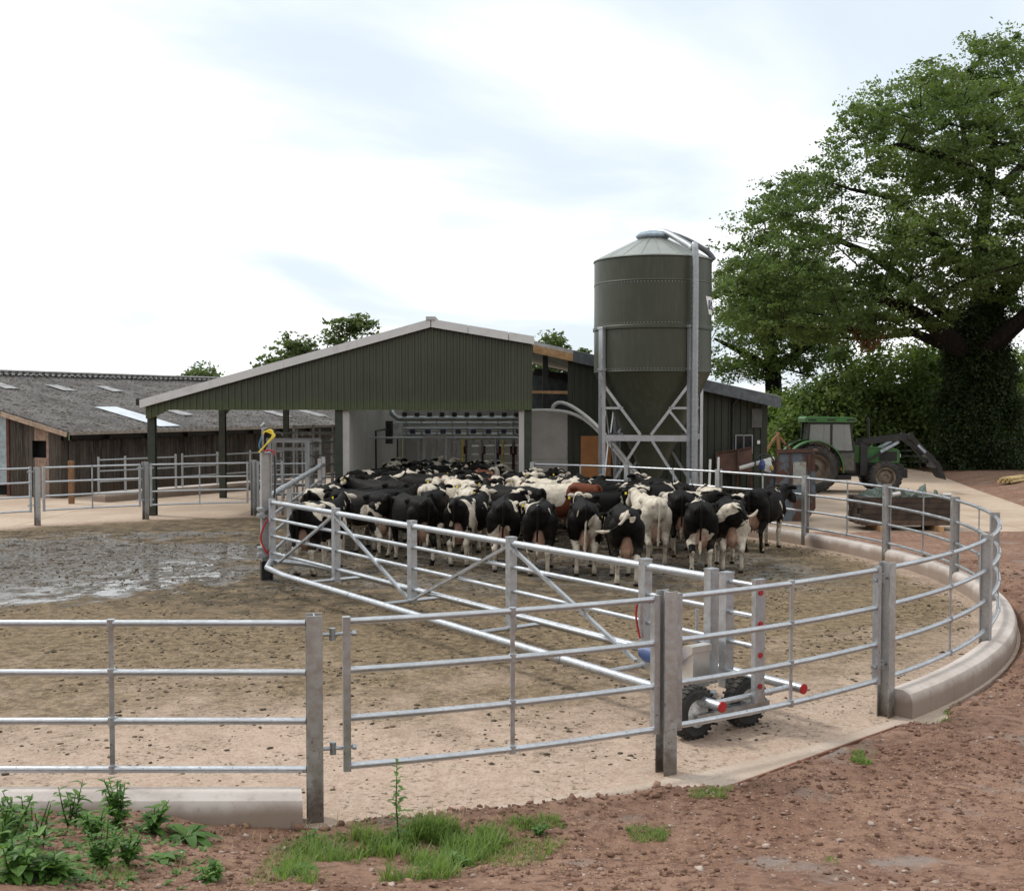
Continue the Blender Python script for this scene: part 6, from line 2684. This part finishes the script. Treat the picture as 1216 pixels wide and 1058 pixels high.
far_tree('round distant tree over the old barn ridge, left of the green gable', 207, 268, 434, 80, 42, 1)
far_tree('distant tree with ragged top above the left slope of the green gable roof', 302, 402, 398, 66, 70, 2, (.7, 1.15), [(398, 392), (408, 386), (418, 383), (428, 382), (436, 386), (404, 398), (418, 393), (392, 402), (428, 392)])
far_tree('distant tree top above the right roof slope beside the silo', 622, 678, 392, 72, 46, 3)
far_tree('tiny distant treetop just left of the silo', 682, 700, 404, 78, 10, 4, (.4, .7))
far_tree('tiny distant treetop peeping over the old barn ridge', 152, 178, 448, 95, 12, 5, (.5, .9))

# ------------------------------------------------------------------ stones, clods, muck
ICO_V = []
ph = (1 + 5 ** .5) / 2
for a_, b_ in ((1, ph), (-1, ph), (1, -ph), (-1, -ph)):
    ICO_V += [(0, a_, b_), (a_, b_, 0), (b_, 0, a_)]
ICO_V = np.array(ICO_V, dtype=float)
ICO_V /= np.linalg.norm(ICO_V[0])
ICO_F = []
for i in range(12):
    for j in range(i + 1, 12):
        for k in range(j + 1, 12):
            if all(np.linalg.norm(ICO_V[p] - ICO_V[q]) < 1.1 for p, q in ((i, j), (j, k), (i, k))):
                nrm = np.cross(ICO_V[j] - ICO_V[i], ICO_V[k] - ICO_V[i])
                ICO_F.append((i, j, k) if np.dot(nrm, ICO_V[i]) > 0 else (i, k, j))
ICO_F = np.array(ICO_F)


def pebbles(name, pts, sizes, flat, mat, rng, jit=.33):
    n = len(pts)
    V = np.repeat(ICO_V[None], n, 0) * (1 + jit * rng.normal(size=(n, 12, 1)))
    a = rng.random(n) * 6.28
    sx = sizes * rng.uniform(.7, 1.5, n)
    sy = sizes * rng.uniform(.7, 1.2, n)
    sz = sizes * flat * rng.uniform(.6, 1.3, n)
    V = V * np.stack([sx, sy, sz], 1)[:, None, :]
    ca, sa = np.cos(a)[:, None], np.sin(a)[:, None]
    X = V[..., 0] * ca - V[..., 1] * sa
    Y = V[..., 0] * sa + V[..., 1] * ca
    V = np.stack([X, Y, V[..., 2]], 2) + pts[:, None, :]
    F = (np.arange(n)[:, None, None] * 12 + ICO_F[None]).reshape(-1, 3)
    tint = np.repeat(rng.random(n), 12)
    return mesh_np(name, V.reshape(-1, 3), F, mat, None, {'tint': tint})


def soil_points(n, x0, x1, y0, y1, rng):
    x = rng.uniform(x0, x1, n * 3)
    y = rng.uniform(y0, y1, n * 3)
    h = ground_h(x, y)
    ok = h > -.012
    # only what could be in view
    vis = (np.abs(x) < y * .52 + .6)
    ok &= vis
    x, y, h = x[ok][:n], y[ok][:n], h[ok][:n]
    return np.stack([x, y, h], 1)


def tint_mat(name, lo, hi, rough=.9):
    t = NT(name)
    c = t.mix(t.attr('tint'), lo, hi)
    c = t.mix(t.rng(t.noise(25, 3, .7), .45, .7, 0, .45), c, tuple(x * .6 for x in lo))
    return t.done(c, rough, None, .2)


M['clod'] = tint_mat('soil_clods', (.125, .068, .046), (.29, .18, .128))
M['stone'] = tint_mat('pale_stones', (.24, .16, .125), (.44, .36, .31))
M['dung'] = tint_mat('dung', (.035, .027, .017), (.15, .11, .068), .7)
pts = soil_points(26000, -4, 9.5, 5.4, 14, rng)
pts = pts[fbm(pts[:, 0] * 1.3, pts[:, 1] * 1.3, 4, 31) + .25 * rng.random(len(pts)) > .56]
s_ = .004 + .020 * rng.random(len(pts)) ** 8
pts[:, 2] += s_ * .25
o_ = pebbles('soil_clods', pts, s_, .75, M['clod'], rng)
tag(o_, 'loose red brown soil clods scattered over the earth', 'soil', kind='stuff')
# bigger lumps along the kerb and the edge of the concrete
q = []
for k in range(420):
    a = rng.normal(-14, 17)
    r = rng.normal(12.55, .38)
    if r > 12.05 and -44 < a < 20:
        q.append(rp(a, r))
for k in range(130):
    a = rng.uniform(-77, -60)
    r = 11.9 + abs(rng.normal(0, .22))
    q.append(rp(a, r))
q = np.array([tuple(v) for v in q])
q[:, 2] = ground_h(q[:, 0], q[:, 1]) + .01
s_ = .010 + .034 * rng.random(len(q)) ** 3
o_ = pebbles('earth_lumps', q, s_, .75, M['clod'], rng)
tag(o_, 'bigger lumps of red earth heaped along the kerb and the concrete edge', 'soil', kind='stuff')
pts = soil_points(1700, -4, 9.5, 5.4, 16, rng)
s_ = .004 + .022 * rng.random(len(pts)) ** 4.5
pts[:, 2] += s_ * .3
o_ = pebbles('stones', pts, s_, .6, M['stone'], rng)
tag(o_, 'small pale stones scattered over the red soil', 'stones', kind='stuff')
# muck on the yard
n = 42000
x = rng.uniform(-13, 8, n * 2)
y = rng.uniform(8.5, 27, n * 2)
r = np.hypot(x - CX, y - CY)
dens = fbm(x * .5, y * .5, 4, 77) * .6 + fbm(x * 2.1, y * 2.1, 3, 78) * .4
ok = (r < 11.4) & (dens > .515 - .105 * sstep(9.5, 15.5, y)) & (rng.random(n * 2) < np.interp(y, [8, 11, 15, 27], [.12, .5, 1, .8]))
x, y = x[ok][:n], y[ok][:n]
s_ = .004 + .024 * rng.random(len(x)) ** 5
o_ = pebbles('dung', np.stack([x, y, s_ * .15], 1), s_, .42, M['dung'], rng)
tag(o_, 'trodden dung and straw crumbs over the yard concrete', 'dung', kind='stuff')


# ------------------------------------------------------------------ grass and weeds in the foreground
def gph(px, py):
    z = .05
    for _ in range(8):
        g_ = gp(px, py, z)
        z = .5 * z + .5 * float(ground_h(g_.x, g_.y))
    return gp(px, py, z)


def grass_patch(polys, rng):
    VV, FF, TT = [], [], []
    nb = 0
    for (poly, n, h0, h1) in polys:
        A = np.array(poly, dtype=float)
        px = rng.uniform(A[:, 0].min(), A[:, 0].max(), n * 6)
        py = rng.uniform(A[:, 1].min(), A[:, 1].max(), n * 6)
        ok = np.array([in_poly(a, b, poly) for a, b in zip(px, py)])
        px, py = px[ok], py[ok]
        dx, dy = (px - 608) / FPX, (529 - py) / FPX
        c_, s_ = math.cos(PITCH), math.sin(PITCH)
        rx, ry, rz = dx, c_ + dy * s_, -s_ + dy * c_
        z = np.full(len(px), .05)
        for _ in range(7):
            tt = (z - CAMZ) / rz
            z = .5 * z + .5 * ground_h(rx * tt, ry * tt)
        tt = (z - CAMZ) / rz
        X, Y = rx * tt, ry * tt
        # thin out towards the edge and in noisy gaps
        cx, cy = A[:, 0].mean(), A[:, 1].mean()
        e = np.maximum(np.abs(px - cx) / (np.ptp(A[:, 0]) / 2), np.abs(py - cy) / (np.ptp(A[:, 1]) / 2))
        keep = fbm(X * 3.5, Y * 3.5, 4, 51) + .10 * rng.random(len(X)) > .46 + .16 * e ** 2
        X, Y, z = X[keep][:n], Y[keep][:n], z[keep][:n] - .01
        m = len(X)
        if m == 0:
            continue
        h = rng.uniform(h0, h1, m) * (.6 + .8 * vnoise(X * 5, Y * 5, 8))
        a = rng.uniform(0, 6.28, m)
        lean = rng.uniform(.15, 1.0, m) * h
        w = rng.uniform(.002, .0046, m)
        ca, sa = np.cos(a), np.sin(a)
        vs = []
        for f, ww in ((0, 1), (.4, .9), (.75, .6), (1, .08)):
            cx_, cy_ = X + ca * lean * f * f, Y + sa * lean * f * f
            zz = z + h * f - .3 * lean * f * f
            vs.append(np.stack([cx_ - sa * w * ww, cy_ + ca * w * ww, zz], 1))
            vs.append(np.stack([cx_ + sa * w * ww, cy_ - ca * w * ww, zz], 1))
        VV.append(np.stack(vs, 1).reshape(-1, 3))
        b = nb + np.arange(m)[:, None] * 8
        FF.append(np.concatenate([np.stack([b[:, 0] + q * 2, b[:, 0] + q * 2 + 1, b[:, 0] + q * 2 + 3, b[:, 0] + q * 2 + 2], 1) for q in range(3)]))
        TT.append(np.repeat(rng.random(m), 8))
        nb += m * 8
    return np.concatenate(VV), np.concatenate(FF), np.concatenate(TT)


V, F, T = grass_patch([([(325, 1062), (340, 1020), (400, 1000), (470, 985), (560, 985), (610, 1000), (560, 1030), (520, 1062)], 4200, .05, .17),
                       ([(290, 1062), (330, 1005), (430, 985), (560, 972), (690, 985), (640, 1030), (560, 1062)], 2600, .02, .10),
                       ([(440, 990), (520, 982), (600, 985), (575, 1008), (470, 1015)], 1500, .04, .12),
                       ([(600, 975), (660, 968), (675, 985), (620, 992)], 420, .03, .08),
                       ([(-10, 975), (60, 962), (40, 1000), (-10, 1010)], 500, .05, .14),
                       ([(100, 1010), (150, 1000), (160, 1062), (60, 1062)], 500, .04, .10)], rng)
o_ = mesh_np('grass', V, F, M['grass'], None, {'tint': T})
tag(o_, 'short bright green grass growing at the near edge of the soil', 'grass', kind='stuff')
V, F, T = grass_patch([([(1010, 893), (1050, 893), (1052, 908), (1012, 908)], 500, .03, .09),
                       ([(742, 983), (800, 980), (790, 1000), (750, 1000)], 500, .02, .06),
                       ([(815, 938), (870, 936), (868, 948), (820, 950)], 400, .02, .06),
                       ([(1095, 848), (1128, 842), (1130, 856), (1098, 860)], 350, .03, .08),
                       ([(980, 1018), (1000, 1018), (1000, 1030), (980, 1030)], 60, .02, .05)], rng)
o_ = mesh_np('grass_tufts', V, F, M['grass'], None, {'tint': T})
tag(o_, 'sparse grass tufts coming through the bare red soil', 'grass', kind='stuff')


def leaf_blade(V, F, T, base, dirv_, L, W, droop, rng, jag=0.0):
    """one broad leaf: a folded strip with a midrib"""
    d = np.array(dirv_, dtype=float)
    d /= np.linalg.norm(d)
    side = np.cross(d, (0, 0, 1.0))
    side = side / (np.linalg.norm(side) + 1e-6)
    up = np.cross(side, d)
    b = len(V)
    tv = rng.random()
    ns = 7
    for i in range(ns + 1):
        f = i / ns
        c_ = np.array(base) + d * L * f - np.array((0, 0, 1.0)) * droop * L * f * f
        w = W * math.sin(PI * min(1, (f * .9 + .08))) ** .8 * (1 + jag * (1 if i % 2 else -1))
        V.append(c_ - side * w + up * w * .35)
        V.append(c_)
        V.append(c_ + side * w + up * w * .35)
        T += [tv] * 3
    for i in range(ns):
        q_ = b + i * 3
        F.append((q_, q_ + 1, q_ + 4, q_ + 3))
        F.append((q_ + 1, q_ + 2, q_ + 5, q_ + 4))


def weed(label, px, py, h, nst, nl, L, W, spread, jag=0.0, name='weed_plant', rosette=0):
    g_ = gph(px, py)
    rr0 = math.hypot(g_.x - CX, g_.y - CY)
    lim = RF(math.degrees(math.atan2(g_.y - CY, g_.x - CX))) + .36
    if rr0 < lim:
        g_ = Vector((CX + (g_.x - CX) * lim / rr0, CY + (g_.y - CY) * lim / rr0, 0))
    z = float(ground_h(g_.x, g_.y))
    e = empty(name, (g_.x, g_.y, z), 0, label, 'weed')
    V, F, T = [], [], []
    sm_ = MB()
    for s in range(nst):
        a = rng.uniform(0, 6.28)
        hh = h * rng.uniform(.6, 1.0) if s else h
        tip = np.array((math.cos(a) * spread * rng.uniform(.2, 1) * hh, math.sin(a) * spread * rng.uniform(.2, 1) * hh, hh))
        bx = np.array((rng.uniform(-.03, .03), rng.uniform(-.03, .03), 0)) * (1 if nst > 1 else 0)
        mid = (bx + tip) / 2 + rng.normal(size=3) * .01
        sm_.tube([bx - (0, 0, .02), mid, tip], [.0065, .005, .002], 5)
        for k in range(nl):
            f = .12 + .88 * (k + rng.random() * .5) / nl
            p = bx + (tip - bx) * f
            aa = k * 2.4 + a
            dz = rng.uniform(.15, .9)
            leaf_blade(V, F, T, p, (math.cos(aa), math.sin(aa), dz), L * (1.15 - .6 * f) * rng.uniform(.75, 1.2), W * (1.1 - .5 * f), rng.uniform(.15, .5), rng, jag)
    for k in range(rosette):
        aa = k * 2.4 + rng.uniform(-.2, .2)
        leaf_blade(V, F, T, (0, 0, .01), (math.cos(aa), math.sin(aa), rng.uniform(.25, .8)), L * rng.uniform(.9, 1.5), W * rng.uniform(.9, 1.3), rng.uniform(.3, .6), rng, jag * .5)
    if sm_.v:
        sm_.build('stem', M['weed_leaf'], e, True)
    mesh_np('leaves', np.array(V), np.array(F), M['weed_leaf'], e, {'tint': T}, smooth=True)
    return e


weed('tall thin thistle with small spiny leaves standing alone under the open gate', 474, 1004, .60, 1, 30, .10, .018, .06, .35, 'thistle')
weed('broad leaved dock rosette right end of the weeds by the pale kerb', 222, 996, .05, 0, 0, .19, .030, .3, .0, 'weed_plant', 15)
weed('leafy weed with jagged leaves left of the broad dock rosette', 182, 990, .22, 7, 8, .13, .026, .7, .15)
weed('taller bushy weed with pointed shoots reaching above the pale kerb', 140, 984, .36, 9, 11, .12, .022, .5, .15)
weed('upright weed with whorled narrow leaves against the pale kerb', 86, 985, .32, 5, 10, .13, .021, .4, .1)
weed('small dark weed between the two upright weeds by the kerb', 112, 998, .20, 8, 8, .11, .022, .9, .2)
weed('weed with rounded leaves at the left edge just below the kerb', 22, 985, .26, 8, 8, .10, .027, .8, .1)
weed('large pale leaved weed in the lower left corner', 22, 1056, .24, 8, 9, .15, .026, .8, .08, 'weed_plant', 12)
weed('feathery light green weed in front of the upright weeds', 118, 1036, .26, 11, 14, .075, .014, .8, .3)
weed('broad low weed between the corner weed and the feathery one', 68, 1052, .16, 7, 8, .13, .022, .9, .0, 'weed_plant', 12)
weed('dark green dock with big leaves at the left end of the grass', 345, 1040, .06, 0, 0, .13, .038, .3, .0, 'weed_plant', 9)
weed('little weed with drooping leaves at the foot of the kerb post', 368, 1000, .08, 3, 4, .08, .02, .9, .0)
weed('sprawling weed on the soil in the right half of the grass', 640, 990, .07, 6, 6, .06, .015, 1.6, .1)
weed('small weed in the right part of the grass patch', 545, 1030, .10, 6, 6, .07, .016, 1.2, .15)
M['dry'] = leaf_mat('dry_stalks', (.22, .16, .09), (.42, .33, .19), .3, .7)
V, F, T = grass_patch([([(0, 965), (370, 965), (640, 975), (700, 1062), (0, 1062)], 900, .02, .09), ([(640, 960), (1216, 850), (1216, 1062), (640, 1062)], 500, .01, .05)], rng)
o_ = mesh_np('dry_stalks', V, F, M['dry'], None, {'tint': T})
tag(o_, 'sparse dry straw coloured stalks lying over the red soil', 'straw', kind='stuff')
weed('straggly weed with toothed leaves right of the corner weeds', 150, 1030, .22, 7, 9, .10, .022, .8, .2)
weed('thin upright weed between the corner weeds and the left kerb weed', 48, 1012, .30, 4, 9, .10, .018, .4, .1)
weed('flat rosette of pointed leaves in front of the broad dock rosette', 195, 1022, .05, 0, 0, .11, .022, .3, .1, 'weed_plant', 11)
weed('low spreading weed at the lower edge left of the grass', 250, 1050, .10, 7, 7, .08, .018, 1.2, .15)
weed('bunch of narrow leaved weeds at the left edge above the corner weeds', 8, 1020, .30, 8, 9, .12, .016, .5, .0)
V, F, T = [], [], []
for k in range(260):
    px, py = rng.uniform(-10, 250), rng.uniform(975, 1062)
    if rng.random() < (px / 250) ** 2 * .8:
        continue
    g_ = gph(px, py)
    z = float(ground_h(g_.x, g_.y))
    if math.hypot(g_.x - CX, g_.y - CY) < RF(math.degrees(math.atan2(g_.y - CY, g_.x - CX))) + .32:
        continue
    for q_ in range(int(rng.integers(3, 7))):
        a_ = rng.uniform(0, 6.28)
        leaf_blade(V, F, T, (g_.x, g_.y, z), (math.cos(a_), math.sin(a_), rng.uniform(.2, 1.2)), rng.uniform(.03, .08), rng.uniform(.006, .014), .4, rng, .1)
o_ = mesh_np('weed_seedlings', np.array(V), np.array(F), M['weed_leaf'], None, {'tint': np.array(T)}, smooth=True)
tag(o_, 'small green weed seedlings carpeting the soil below the pale kerb', 'weeds', kind='stuff')
for o_ in list(bpy.data.meshes):
    if o_.users == 0:
        bpy.data.meshes.remove(o_)
